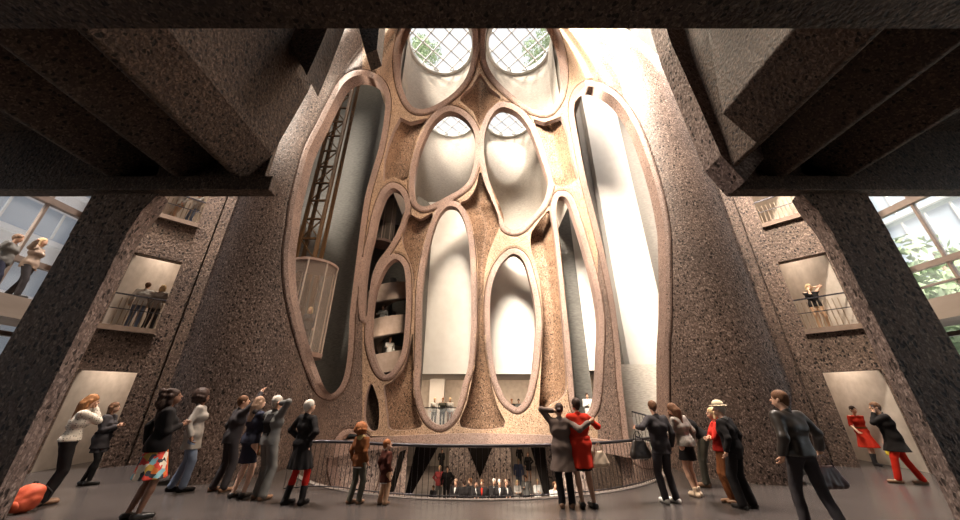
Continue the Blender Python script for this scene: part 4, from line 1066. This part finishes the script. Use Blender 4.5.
    R2 = np.array(Matrix.Rotation(math.radians(yaw), 3, 'Z'))
    J = {k: Vector((x, y, z))+Vector(R2@(np.array(v)*s)) for k, v in dict(rw=ARMJ[1][2], lw=ARMJ[-1][2], rh=ARMJ[1][2]+(ARMJ[1][2]-ARMJ[1][1])/.255*.09, lh=ARMJ[-1][2]+(ARMJ[-1][2]-ARMJ[-1][1])/.255*.09, head=hc, rs=SH[1], ls=SH[-1]).items()}
    return root, J
# ------------------------------------------------------------------ clothing materials
K_BLACK = cmat('black_wool', (.016, .014, .014)); K_CHAR = cmat('charcoal_wool', (.045, .040, .042)); K_NAVY = cmat('navy_cloth', (.03, .032, .05))
K_GREY = cmat('mid_grey_suit', (.16, .155, .145)); K_LGREY = cmat('light_grey_jacket', (.32, .29, .26)); K_WHITE = cmat('white_cotton', (.60, .57, .53))
K_RED = cmat('scarlet_wool', (.50, .030, .014)); K_CRIM = cmat('crimson_tights', (.42, .018, .012)); K_BROWN = cmat('rust_brown_wool', (.17, .06, .022)); K_TAN = cmat('tan_cotton', (.42, .25, .15))
K_DENIM = cmat('washed_denim', (.18, .22, .30)); K_MAR = cmat('dark_maroon_coat', (.06, .018, .012)); K_TAUPE = cmat('taupe_coat', (.13, .095, .08)); K_OLIVE = cmat('olive_trousers', (.09, .085, .065))
K_LEATH = nmat('black_leather', (.028, .022, .018), .38); K_SHOE = nmat('polished_black_shoe', (.015, .012, .01), .3); K_BSHOE = nmat('brown_shoe', (.20, .10, .05), .5); K_WSHOE = nmat('white_trainer', (.75, .72, .66), .6)
K_YEL = cmat('mustard_scarf', (.55, .42, .18)); K_CREAM = nmat('cream_leather', (.62, .47, .33), .5); K_BRIGHT = nmat('bright_yellow_bag', (.80, .62, .04), .5)
H_AUB = mottled('auburn_hair', (.22, .09, .035), (.40, .19, .08), 30, .6, .3, (4, 4, .6)); H_BLK = mottled('black_brown_hair', (.02, .012, .010), (.05, .028, .02), 30, .5, .3, (4, 4, .6)); H_BRN = mottled('brown_hair', (.09, .042, .022), (.17, .085, .045), 30, .6, .3, (4, 4, .6))
H_LBR = mottled('light_brown_hair', (.20, .125, .085), (.34, .22, .15), 30, .6, .3, (4, 4, .6)); H_WHT = mottled('white_hair', (.42, .37, .31), (.60, .54, .47), 30, .7, .3, (4, 4, 1)); H_BLD = mottled('blond_hair', (.50, .34, .17), (.70, .52, .30), 30, .6, .3, (4, 4, .6))
H_RST = mottled('rust_hair', (.18, .06, .02), (.30, .11, .04), 30, .6, .3, (3, 3, 1))
for m_ in bpy.data.materials:
    if m_.name.endswith('_hair'): m_.node_tree.nodes['Principled BSDF'].inputs['Specular IOR Level'].default_value = .15
def spotted():
    m = nmat('polka_dot_cotton', (.62, .55, .46), .8); b = m.node_tree.nodes['Principled BSDF']; tc = N(m, 'ShaderNodeTexCoord'); v = N(m, 'ShaderNodeTexVoronoi'); v.inputs['Scale'].default_value = 28; v.inputs['Randomness'].default_value = .35
    L(m, tc.outputs['Object'], v.inputs['Vector']); L(m, ramp(m, v.outputs['Distance'], [(0, (.06, .045, .035)), (.26, (.06, .045, .035)), (.30, (.62, .55, .46))]), b.inputs['Base Color']); return m
def patchwork():
    m = nmat('patchwork_print', (.5, .1, .05), .8); b = m.node_tree.nodes['Principled BSDF']; tc = N(m, 'ShaderNodeTexCoord')
    nz = N(m, 'ShaderNodeTexNoise'); nz.inputs['Scale'].default_value = 5; L(m, tc.outputs['Object'], nz.inputs['Vector'])
    w = N(m, 'ShaderNodeVectorMath', operation='MULTIPLY_ADD'); w.inputs[1].default_value = (.28,)*3; L(m, nz.outputs['Color'], w.inputs[0]); L(m, tc.outputs['Object'], w.inputs[2])
    v = N(m, 'ShaderNodeTexVoronoi'); v.inputs['Scale'].default_value = 11; L(m, w.outputs[0], v.inputs['Vector']); s = N(m, 'ShaderNodeSeparateColor'); L(m, v.outputs['Color'], s.inputs[0])
    L(m, ramp(m, s.outputs[0], [(0, (.60, .05, .03)), (.26, (.75, .66, .52)), (.40, (.03, .03, .04)), (.55, (.62, .16, .03)), (.68, (.20, .42, .48)), (.80, (.45, .28, .05)), (.9, (.55, .04, .03))], 'CONSTANT'), b.inputs['Base Color']); return m
def bag(name, label, loc, w, h, d, mat, rz=0, handle=.14, kind='tote', group=None):
    """soft handbag hanging from LOC (where the hand grips)"""
    root = empty(name, loc, math.radians(rz)); tag(root, label, 'bag', group)
    V = Vol([-w, -d*1.6, -handle-h-.06], [w, d*1.6, -handle+.06], .009)
    for u in np.linspace(-1, 1, 5):
        wt = w/2*(.86-.16*(kind == 'tote')); V.cap((u*wt*.8, 0, -handle-.03), (u*w/2*.92, 0, -handle-h+.03), d/2*.55, d/2*.95, .03)
    V.folds(.004, (8, 8, 7)); P_, F_ = V.mesh(); link('bag_body', mesh_np('bag_body', P_, F_), mat, root, True)
    for q in (-1, 1):
        MB().tube([(-w*.26, q*d*.22, -handle-.01), (-w*.20, q*d*.15, -handle*.45), (-w*.08, q*.008, -.01), (w*.08, q*.008, -.01), (w*.20, q*d*.15, -handle*.45), (w*.26, q*d*.22, -handle-.01)], .007, 6).build('handle', mat, root, True)
    return root
def PX(label, xf, yf, yt, **kw):
    X, Y = floor_at(xf, yf); H = EYE+ray(480, yt)[1]*Y-.015
    if kw.get('extra') and 'hat' in kw['extra']: H -= .04
    H = kw.pop('H', H)
    print('PERSON %.2f %.2f H=%.2f %s' % (X, Y, H, label[:40])); 
    return person(label, X, Y, 0, H=H, **kw)
S_ = nmat
# --- beside the doorways and along the silo with the lift
r, J = PX('woman with long auburn hair in a polka-dot blouse and black trousers holding her face', 40, 505, 391, yaw=-35, sex='f', skin=0, head=(-10, -5, 0), ra='face', la='hip', top=('blouse', spotted(), dict(hem=.96, e=.024)), bottom=('trousers', K_BLACK), hair=('long', H_AUB), shoes=('ankle', K_BSHOE), lean=(3, 0), H=1.80)
def rucksack(x, y):
    root = empty('rucksack', (x, y, 0)); tag(root, 'orange red rucksack lying on the deck behind the woman in the polka-dot blouse', 'rucksack')
    RU = mottled('orange_red_nylon', (.42, .05, .02), (.60, .11, .04), 9, .7, .3)
    V = Vol([-.4, -.32, -.02], [.4, .32, .55], .011); V.ell((0, 0, .19), (.20, .15, .20), k=0).ell((0, -.09, .13), (.15, .09, .12), k=.03).cap((-.1, .02, .30), (.1, .02, .30), .08, k=.05); V.folds(.006, (7, 6, 6)); V.cut_below(.001)
    P_, F_ = V.mesh(); link('pack_body', mesh_np('pack_body', P_, F_), RU, root, True)
    V = Vol([-.3, -.35, 0], [.3, .1, .3], .010); V.ell((0, -.15, .11), (.11, .05, .085), k=0); P_, F_ = V.mesh(); link('front_pocket', mesh_np('front_pocket', P_, F_), RU, root, True)
    for q in (-.09, .09): MB().tube([(q, .12, .34), (q*1.3, .22, .24), (q*1.3, .21, .12), (q, .13, .04)], .014, 8).build('strap', K_BLACK, root, True)
    MB().tube([(-.04, .02, .375), (-.03, .02, .42), (.03, .02, .42), (.04, .02, .375)], .009, 6).build('grab_loop', K_BLACK, root, True)
X, Y = floor_at(44, 507); rucksack(X+.02, Y-.33)
PX('woman in a dark belted jacket and black tights standing in the doorway in profile', 82, 485.5, 402, yaw=-72, sex='f', skin=0, head=(0, 6, 0), ra='chest', la='chest', top=('jacket', K_CHAR, dict(hem=.74, flare=.03, belt=K_BLACK, e=.026)), bottom=('skirt', K_CHAR, dict(hem=.66, flare=.02)), legs=(K_BLACK,), hair=('bob', H_BRN), shoes=('heel', K_SHOE), stance=(.06, .12, .10, -.08))
PX('woman with long dark curls in a black jacket and a multicoloured patterned skirt', 131, 520, 388.5, yaw=-48, sex='f', skin=2, head=(-12, 12, 0), ra='chest', la='back', top=('jacket', K_BLACK, dict(hem=.86, flare=.025, e=.03, pleat=3)), bottom=('skirt', patchwork(), dict(hem=.50, flare=.075, pleat=9, amp=.07)), hair=('curly', H_BLK), shoes=('heel', K_SHOE), stance=(.07, .05, .07, -.06))
PX('young woman with an afro in a grey jacket, blue jeans and black boots', 175, 492, 390.5, yaw=-62, sex='f', skin=2, head=(0, 24, 0), ra='down', la='down', top=('jacket', K_LGREY, dict(hem=.70, flare=.03, e=.026)), bottom=('trousers', K_DENIM), hair=('afro', H_BLK), shoes=('boot', K_BLACK, .36), stance=(.07, .10, .09, -.10), hs=.98)
PX('man in a black pinstripe suit stretching one arm up to point', 217, 492, 395, yaw=-38, skin=0, head=(-20, 14, 0), ra='pointup', la='bag', top=('jacket', K_CHAR, dict(hem=.84, e=.024)), bottom=('trousers', K_CHAR, dict(w=.02)), hair=('short', H_BRN), shoes=('shoe', K_BSHOE), stance=(.13, .05, .13, -.05), lean=(4, 2))
PX('woman with straight light brown hair in a dark knee-length dress with a gathered hood', 236, 498, 396, yaw=-25, sex='f', skin=3, head=(-8, 10, 0), ra='chest', la='chest', top=('dress_top', K_NAVY, dict(hem=.90, e=.02, hood=K_CHAR)), bottom=('skirt', K_NAVY, dict(hem=.56, flare=.02, amp=.01)), hair=('long', H_LBR), shoes=('heel', K_SHOE), stance=(.09, .06, .08, -.03))
r, J = PX('white-haired man in a grey suit with a hand raised behind his head', 256, 500, 395, yaw=-30, skin=0, head=(-5, 14, 0), ra='head', la=((.22, .0, -.36), (.8, -.8, 0)), top=('jacket', K_GREY, dict(hem=.88, e=.024, waistcoat=K_BLACK)), bottom=('trousers', K_GREY, dict(w=.026)), hair=('short', H_WHT), shoes=('shoe', K_BSHOE), stance=(.15, .02, .13, .06))
bag('cloth_bag', 'orange and green patterned cloth bag held by the white-haired man in grey', J['lh'], .24, .27, .09, mottled('orange_green_weave', (.50, .10, .03), (.12, .30, .20), 12, .9, .2, (3, 3, 1), 2), -25, .03)
PX('person with cropped white hair, black flared skirt and red tights, hands on hips', 291, 505, 399, yaw=-22, sex='f', skin=0, head=(-16, 10, 0), ra='hip', la='hip', top=('sweater', K_BLACK, dict(hem=.93, e=.014)), bottom=('skirt', K_BLACK, dict(hem=.56, flare=.085, pleat=12, amp=.06)), legs=(K_CRIM, .72), hair=('crop', H_WHT), shoes=('boot', K_BLACK, .30), stance=(.17, .06, .12, -.04), lean=(-2, 2))
# --- two children at the rail
r, J = PX('child with rust hair in a brown jacket with a mustard scarf and grey trousers', 354, 503.5, 424.5, yaw=-30, skin=0, head=(-12, 22, 0), ra='down', la='down', top=('jacket', K_BROWN, dict(hem=.80, e=.034, hood=K_YEL, cm=K_YEL, under=K_WHITE)), bottom=('trousers', K_OLIVE, dict(w=.02)), hair=('afro', H_RST), shoes=('shoe', K_BSHOE), stance=(.13, .02, .10, -.08), hs=1.05)
PX('smaller child in a dark maroon coat and beige trousers', 382, 504.5, 441, yaw=-40, skin=0, head=(-30, 10, 0), ra='down', la='down', top=('coat', K_MAR, dict(hem=.60, flare=.05, e=.04, under=K_WHITE)), bottom=('trousers', K_TAN, dict(w=.03)), hair=('short', H_RST), shoes=('shoe', K_BSHOE), stance=(.13, .0, .13, 0), hs=1.30)
# --- the embracing pair
ra_ = ((.40, -.13, .0), (.3, -.6, -.6))
PX('woman in a taupe knee-length coat with one arm around the woman in scarlet', 567, 508, 402.5, yaw=-8, sex='f', skin=1, head=(-8, 6, 6), ra=ra_, la='head', top=('coat', K_TAUPE, dict(hem=.58, flare=.10, e=.03, pleat=4, amp=.04)), bottom=('trousers', K_BLACK), hair=('bun', H_BLK), shoes=('shoe', K_BSHOE), stance=(.10, .0, .08, 0))
r, J = PX('woman with short black hair in a scarlet knee-length coat, bare legs, raising a hand', 587, 508, 397.5, yaw=6, sex='f', skin=1, head=(8, 8, 0), ra=((.10, .20, -.02), (.9, -.4, -.8)), la='chest', top=('coat', K_RED, dict(hem=.60, flare=.075, e=.034, belt=K_RED, pleat=6, amp=.05)), bottom=('skirt', K_BLACK, dict(hem=.55, flare=.02)), hair=('short', H_BLK), shoes=('heel', K_SHOE), stance=(.13, -.03, .06, .03))
SHB = Vector((J['rs'][0]+.17, J['rs'][1]+.02, .98))
bag('handbag', 'cream leather handbag hanging at the elbow of the woman in scarlet', SHB, .27, .22, .13, K_CREAM, 20, .14)
# --- the couple with the dark handbag
r, J = PX('person in a dark suit and white trainers reading a leaflet beside the long-haired girl', 672, 503.5, 400, yaw=14, skin=0, head=(-20, -4, 0), la=((.16, .16, -.16), (.8, -.8, -.4)), ra='down', top=('jacket', K_CHAR, dict(hem=.80, e=.024)), bottom=('trousers', K_CHAR), hair=('short', H_BRN), shoes=('shoe', K_WSHOE), stance=(.12, 0, .10, .02))
LW = J['lh']
bag('handbag', 'dark brown handbag hanging from the forearm of the leaflet reader', (J['lw'][0]-.02, J['lw'][1], J['lw'][2]-.06), .33, .27, .15, K_LEATH, 15, .17)
lf = empty('leaflet', LW+Vector((-.01, .02, .08)), math.radians(20)); tag(lf, 'folded white leaflet held up by the person in the dark suit', 'leaflet')
for q in (-1, 1): m = MB(); m.bar((q*.001, 0, -.09), (q*.075, .03, -.09+.0), .003, .002); m = MB().add([(0, 0, -.09), (q*.085, .03, -.09), (q*.085, .03, .10), (0, 0, .10), (0, .002, -.09), (q*.085, .032, -.09), (q*.085, .032, .10), (0, .002, .10)], [(0,1,2,3),(7,6,5,4),(0,4,5,1),(1,5,6,2),(2,6,7,3),(3,7,4,0)]); m.build('page', K_WHITE, lf)
PX('girl with long brown hair in a grey tweed jacket and short black skirt leaning in', 698, 497, 406, yaw=22, sex='f', skin=0, head=(15, -10, -6), ra='down', la='hold', top=('jacket', mottled('grey_tweed', (.20, .175, .15), (.30, .265, .23), 40, .9), dict(hem=.90, e=.024)), bottom=('skirt', K_BLACK, dict(hem=.64, flare=.03, amp=.01)), hair=('long', H_BRN), shoes=('ankle', K_CREAM), lean=(4, -6), stance=(.08, .03, .06, -.03), H=1.66)
X, Y = floor_at(709, 487)
person('stooping person in a black jacket bending toward the rail behind the long-haired girl', X, Y, 0, H=1.74, yaw=68, skin=0, head=(0, -8, 0), lean=(46, 0), ra='hold', la='hold', top=('jacket', K_BLACK, dict(hem=.93, e=.022)), bottom=('trousers', K_OLIVE), hair=('short', H_BRN), shoes=('shoe', K_BSHOE), stance=(.08, 0, .08, .05), hip_back=-.12)
PX('blond woman in spectacles and a red top beside the man in the straw hat', 736, 504, 407, yaw=70, sex='f', skin=0, head=(5, 6, 0), ra='cross', la='cross', top=('blouse', cmat('coral_red_top', (.50, .03, .02)), dict(hem=.92, e=.018, sleeve=.45)), bottom=('trousers', K_BROWN, dict(w=.01)), hair=('bob', H_BLD), shoes=('shoe', K_BSHOE), extra={'glasses': 1}, stance=(.07, .04, .07, -.04))
PX('man in a loose black suit and a straw hat with a black band', 750, 509, 400, yaw=34, skin=0, head=(12, 4, 0), ra='down', la='down', top=('jacket', K_BLACK, dict(hem=.78, e=.034, cm=K_WHITE)), bottom=('trousers', K_BLACK, dict(w=.028)), hair=('short', H_WHT), shoes=('shoe', K_SHOE), extra={'hat': mottled('woven_straw', (.52, .42, .28), (.66, .55, .38), 60, .9, .2)}, stance=(.13, -.02, .13, .05), lean=(4, -3))
# --- man in leather jacket nearest on the bright side
r, J = PX('man in a black leather jacket and dark jeans walking with a bag in his hand', 829, 540, 384.5, yaw=8, skin=0, head=(28, 2, 0), ra=((.27, .10, -.43), (.6, -1, 0)), la='down', top=('jacket', K_LEATH, dict(hem=.92, e=.034, es=.022)), bottom=('trousers', K_CHAR, dict(w=.012)), hair=('short', H_BRN), shoes=('shoe', K_SHOE), stance=(.09, -.20, .10, .14), H=1.80)
bag('holdall', 'dark maroon leather holdall carried by the man in the leather jacket', J['rh'], .38, .25, .14, nmat('maroon_leather', (.05, .02, .018), .4), 5, .15)
# --- doorway on the tree side
PX('woman in a short-sleeved coral red dress and dark boots walking out of the doorway', 876, 465, 405.5, yaw=168, sex='f', skin=0, head=(0, 0, 0), ra='swing', la='back', top=('dress_top', K_RED, dict(hem=.93, e=.016, sleeve=.45, belt=K_BROWN, collar=0)), bottom=('skirt', K_RED, dict(hem=.50, flare=.10, pleat=8, amp=.08)), hair=('short', H_BLK), shoes=('boot', K_CHAR, .34), stance=(.07, .12, .07, -.12))
r, J = PX('man in a long black coat and scarlet trousers striding with a phone at his ear', 914, 484, 401.5, yaw=62, skin=0, head=(5, 4, 0), ra='down', la='face', top=('coat', K_BLACK, dict(hem=.66, flare=.10, e=.036)), bottom=('trousers', cmat('scarlet_trousers', (.60, .03, .015))), hair=('short', H_BRN), shoes=('shoe', K_BSHOE), stance=(.06, -.20, .08, .26), lean=(6, 0))
ph = MB().box(-.035, .035, -.005, .005, -.07, .07).build('mobile_phone', STEEL); ph.location = J['lh']+Vector((0, 0, .02)); tag(ph, 'dark mobile phone held to the ear of the man in scarlet trousers', 'phone')
bag('shopping_bag', 'bright yellow shopping bag behind the man in scarlet trousers', J['rh']+Vector((0, 0, .0)), .30, .24, .08, K_BRIGHT, 62, .05)
# --- figures in the window openings and on the upper walkway
def flank_pt(u, w, s=-1):
    x = -11.6+.7071*u-.7071*w; y = 9.945+.7071*u+.7071*w; return (x if s < 0 else -x), y
far = dict(res=.02)
x_, y_ = flank_pt(.62, .75); person('man in a pale shirt and jeans behind the middle guard rail, back turned', x_, y_, 3.9, H=1.68, yaw=40, head=(0, 5, 0), ra='chest', la='down', top=('shirt', K_WHITE, dict(hem=.88)), bottom=('trousers', K_DENIM), hair=('short', H_BRN), shoes=('shoe', K_BSHOE), **far)
x_, y_ = flank_pt(1.02, .72); person('light-haired companion in a grey jacket behind the middle guard rail', x_, y_, 3.9, H=1.68, yaw=25, sex='f', ra='chest', la='down', top=('jacket', K_LGREY, dict(hem=.84)), bottom=('trousers', K_CHAR), hair=('bob', H_BLD), shoes=('shoe', K_SHOE), **far)
x_, y_ = flank_pt(.55, .75); person('visitor in pale clothes behind the topmost guard rail near the joint', x_, y_, 7.9, H=1.7, yaw=150, ra='rail', la='down', top=('shirt', K_WHITE, dict(hem=.88)), bottom=('trousers', K_TAN), hair=('short', H_BRN), shoes=('shoe', K_BSHOE), **far)
x_, y_ = flank_pt(1.0, .75); person('visitor in a white top and jeans behind the topmost guard rail', x_, y_, 7.9, H=1.7, yaw=160, ra='down', la='rail', top=('shirt', K_WHITE, dict(hem=.88)), bottom=('trousers', K_DENIM), hair=('short', H_BRN), shoes=('shoe', K_BSHOE), **far)
x_, y_ = flank_pt(.75, .70, 1); person('woman in a black sleeveless top leaning on the guard rail, hands to her head', x_, y_, 3.9, H=1.62, yaw=150, sex='f', ra='face', la='head', top=('top', K_BLACK, dict(hem=.88, sleeve=.3, collar=0)), bottom=('trousers', K_TAN), hair=('bob', H_BLD), shoes=('shoe', K_WSHOE), lean=(8, 0), **far)
person('blond visitor in a beige jacket stretching an arm on the upper walkway behind the glazing', -12.15, 8.12, 4.15, H=1.72, yaw=-60, sex='f', head=(-10, 10, 0), ra='hug', la='down', top=('jacket', cmat('beige_jacket', (.36, .27, .21)), dict(hem=.84)), bottom=('trousers', K_CHAR), hair=('bob', H_BLD), shoes=('shoe', K_SHOE), stance=(.1, .15, .1, -.12), **far)
person('dark-haired visitor partly hidden behind the blond one on the upper walkway', -12.5, 7.85, 4.15, H=1.70, yaw=-60, ra='down', la='back', top=('jacket', K_GREY, dict(hem=.86)), bottom=('trousers', K_NAVY), hair=('short', H_LBR), shoes=('shoe', K_SHOE), stance=(.1, .2, .1, -.2), **far)
# --- riders in the glass lift
person('lift rider in a white shirt standing near the glass', CAB1[0]-.22, CAB1[1]-.25, CAB1Z+.16, H=1.72, yaw=160, ra='down', la='chest', top=('shirt', K_WHITE, dict(hem=.88)), bottom=('trousers', K_GREY), hair=('short', H_BRN), shoes=('shoe', K_SHOE), **far)
person('lift rider in dark clothes with blond hair', CAB1[0]+.25, CAB1[1]-.1, CAB1Z+.16, H=1.66, yaw=185, sex='f', ra='down', la='down', top=('jacket', K_CHAR, dict(hem=.86)), bottom=('trousers', K_CHAR), hair=('bob', H_BLD), shoes=('shoe', K_SHOE), **far)
# --- visitors at the foot of the two tall ovals and beyond the slit
fr2 = dict(res=.026, fingers=False)
for (x, lab, tp, bt, hr, sx, a1, a2) in ((433, 'visitor in a white shirt and grey trousers in the tall oval', K_WHITE, K_GREY, H_BLD, 'm', 'down', 'chest'), (441.5, 'visitor in an olive jacket in the middle of the trio in the tall oval', K_OLIVE, K_BLACK, H_RST, 'm', 'hip', 'down'), (449, 'visitor in a white top and rust trousers in the tall oval', K_WHITE, K_BROWN, H_BLD, 'f', 'hip', 'down')):
    a, t = ray(x, 421); Yq = 22.6; person(lab, a*Yq*.985, Yq, .48, H=1.62, yaw=178, sex=sx, ra=a1, la=a2, top=('shirt', tp, dict(hem=.86, collar=0)), bottom=('trousers', bt), hair=('short', hr), shoes=('shoe', K_SHOE), **fr2)
for i, (x, lab, tp, yw) in enumerate(((505, 'visitor with brown hair leaning together, first of the trio at the lower oval', K_BLACK, 150), (512, 'visitor in a dark coat in the middle of the trio at the lower oval', K_CHAR, 200), (519, 'visitor in a grey coat at the bright end of the trio at the lower oval', K_GREY, 170))):
    a, t = ray(x, 410); Yq = 22.5; person(lab, a*Yq, Yq, .48, H=1.55, yaw=yw, ra='cross', la='chest', top=('coat', tp, dict(hem=.66, collar=0)), bottom=('trousers', K_BLACK), hair=('short', (H_BRN, H_RST, H_BLK)[i]), shoes=('shoe', K_SHOE), **fr2)
a, t = ray(587.5, 400); person('figure in a white shirt and dark glasses standing in the bright slit opening', a*17.6, 17.6, .48, H=1.72, yaw=170, ra='chest', la='down', top=('shirt', K_WHITE, dict(hem=.86)), bottom=('trousers', K_WHITE), hair=('short', H_BLK), shoes=('shoe', K_SHOE), **fr2)
# --- small figures on the spiral stair
for i, (ang, hgt, lab, tp) in enumerate(((-75, 1, 'stair visitor in black near the lowest balustrade band', K_BLACK), (-115, 1, 'stair visitor in brown beside the lowest balustrade band', K_BROWN), (-60, 2, 'stair visitor in white by the second balustrade band', K_WHITE), (-95, 3, 'stair visitor in grey near the highest balustrade band', K_GREY))):
    th = math.radians(ang % 360); zz = -.2+turn*(th/(2*PI)+hgt-1)+.05
    person(lab, SX+.95*math.cos(th), SY+.95*math.sin(th), zz, H=1.6, yaw=180+ang+90, ra='rail', la='down', top=('shirt', tp, dict(hem=.86, collar=0)), bottom=('trousers', K_CHAR), hair=('short', H_BRN), shoes=('shoe', K_SHOE), **fr2)
# --- the gathering in the lower hall
def low(label, x, ytop, Y, Hm=None, **kw):
    a, t = ray(x, ytop); H = EYE+t*Y-LZ; H = Hm or min(max(H, 1.45), 1.86)
    kw.setdefault('yaw', 180); return person(label, a*Y, Y, LZ, H=H, **{**fr2, **kw})
suits = [(456, 479, 17.9, 'grey-haired man in black at the end of the row of suits near the red top', 'cross', 160, H_LBR, None), (464.5, 477, 17.7, 'broad man in black seen from behind in the row of suits', 'down', 20, H_BLK, None), (470.5, 478, 18.2, 'man in a dark suit looking sideways in the row of suits', 'chest', 120, H_BRN, None),
 (476, 480, 17.8, 'man with folded hands and white shirt below the black triangle', 'cross', 190, H_BLK, 1), (482, 479, 17.7, 'man in a black suit with a red tie below the black triangle', 'down', 175, H_BRN, 2), (494, 478.5, 18.1, 'bald man in a black suit with a white collar next to the grey-haired one', 'cross', 190, H_WHT, 1),
 (499.5, 479, 17.7, 'grey-haired man with a pale tie in the row of suits', 'down', 175, H_WHT, 1), (506, 479.5, 17.8, 'man with crossed arms at the far end of the row of suits', 'cross', 200, H_LBR, None)]
for x, yt, Yq, lab, arm, yw, hr, sh in suits:
    low(lab, x, yt, Yq, yaw=yw, ra=arm, la=arm if arm != 'chest' else 'down', top=('jacket', K_BLACK, dict(hem=.84, e=.03, shirt=(K_WHITE if sh == 1 else K_RED if sh == 2 else (K_WHITE if yw > 140 else None)))), bottom=('trousers', K_BLACK), hair=('short', hr), shoes=('shoe', K_SHOE), group=None)
low('child in a dark top squatting low beside the yellow bag', 434, 477, 19.5, Hm=1.30, yaw=150, ra='chest', la='chest', top=('jacket', K_CHAR, dict(hem=.84)), bottom=('trousers', K_CHAR), hair=('short', H_BRN), shoes=('shoe', K_SHOE))
low('visitor in a pinkish red top and grey trousers in the lower hall', 440, 464, 21.6, yaw=170, sex='f', ra='hip', la='down', top=('shirt', cmat('dusty_red_top', (.45, .08, .08)), dict(hem=.86)), bottom=('trousers', K_GREY), hair=('short', H_BLD), shoes=('shoe', K_SHOE))
low('slim visitor all in black beside the red top in the lower hall', 447.5, 460, 21.4, yaw=190, ra='down', la='hip', top=('shirt', K_BLACK, dict(hem=.86)), bottom=('trousers', K_BLACK), hair=('short', H_BLK), shoes=('shoe', K_SHOE))
low('distant dark visitor walking beyond the red top in the lower hall', 442, 449, 30.5, Hm=1.75, yaw=200, ra='swing', la='back', top=('coat', K_BLACK, dict(hem=.6)), bottom=('trousers', K_BLACK), hair=('short', H_BLK), shoes=('shoe', K_SHOE))
low('visitor in a red sleeved blue top standing behind the seated group', 518, 457, 24.2, yaw=180, ra='down', la='down', top=('shirt', cmat('blue_red_top', (.10, .12, .22)), dict(hem=.86)), bottom=('trousers', K_DENIM), hair=('short', H_BLD), shoes=('shoe', K_SHOE))
low('woman in a short black dress walking with bare legs in the lower hall', 527.5, 449, 27.5, yaw=185, sex='f', ra='swing', la='hip', top=('dress_top', K_BLACK, dict(hem=.9)), bottom=('skirt', K_BLACK, dict(hem=.7)), hair=('bob', H_BRN), shoes=('heel', K_SHOE))
low('farthest dark figure near the ceiling of the lower hall', 519, 444, 33, Hm=1.75, yaw=180, ra='down', la='down', top=('coat', K_BLACK, dict(hem=.6)), bottom=('trousers', K_BLACK), hair=('short', H_BLK), shoes=('shoe', K_SHOE))
low('visitor in a pale grey dress with folded arms beyond the row of suits', 517, 480, 19.8, yaw=190, sex='f', ra='cross', la='cross', top=('shirt', K_LGREY, dict(hem=.84)), bottom=('skirt', K_LGREY, dict(hem=.6)), hair=('bob', H_BLD), shoes=('shoe', K_SHOE))
low('visitor with dark hair and a white scarf beyond the row of suits', 525.5, 475, 19.9, yaw=150, ra='chest', la='down', top=('jacket', K_GREY, dict(hem=.84, shirt=K_WHITE)), bottom=('trousers', K_CHAR), hair=('short', H_BLK), shoes=('shoe', K_SHOE))
low('stout visitor in a brown apron dress and white sleeves', 537, 479, 19.4, yaw=185, sex='f', ra='cross', la='chest', top=('shirt', K_WHITE, dict(hem=.88)), bottom=('skirt', K_BROWN, dict(hem=.5, flare=.06)), hair=('short', H_BLD), shoes=('shoe', K_SHOE))
low('visitor in white and black at the foot of the slanting black fin', 554, 480, 17.2, yaw=200, ra='chest', la='chest', top=('shirt', K_WHITE, dict(hem=.86)), bottom=('trousers', K_BLACK), hair=('short', H_BRN), shoes=('shoe', K_SHOE))
a, t = ray(433, 492); yb = 19.1
o = MB().plan([(-.21, -.12), (.21, -.12), (.19, .12), (-.19, .12)], 0, .42).build('paper_bag', K_BRIGHT, None, bevel=.02); o.location = (a*yb, yb, LZ); tag(o, 'bright yellow paper bag on the lower hall floor beside the squatting child', 'bag')
for q in (-1, 1): MB().tube([(-.09, q*.05, .41), (-.06, q*.05, .50), (.06, q*.05, .50), (.09, q*.05, .41)], .008, 6).build('handle', K_BRIGHT, o, True)
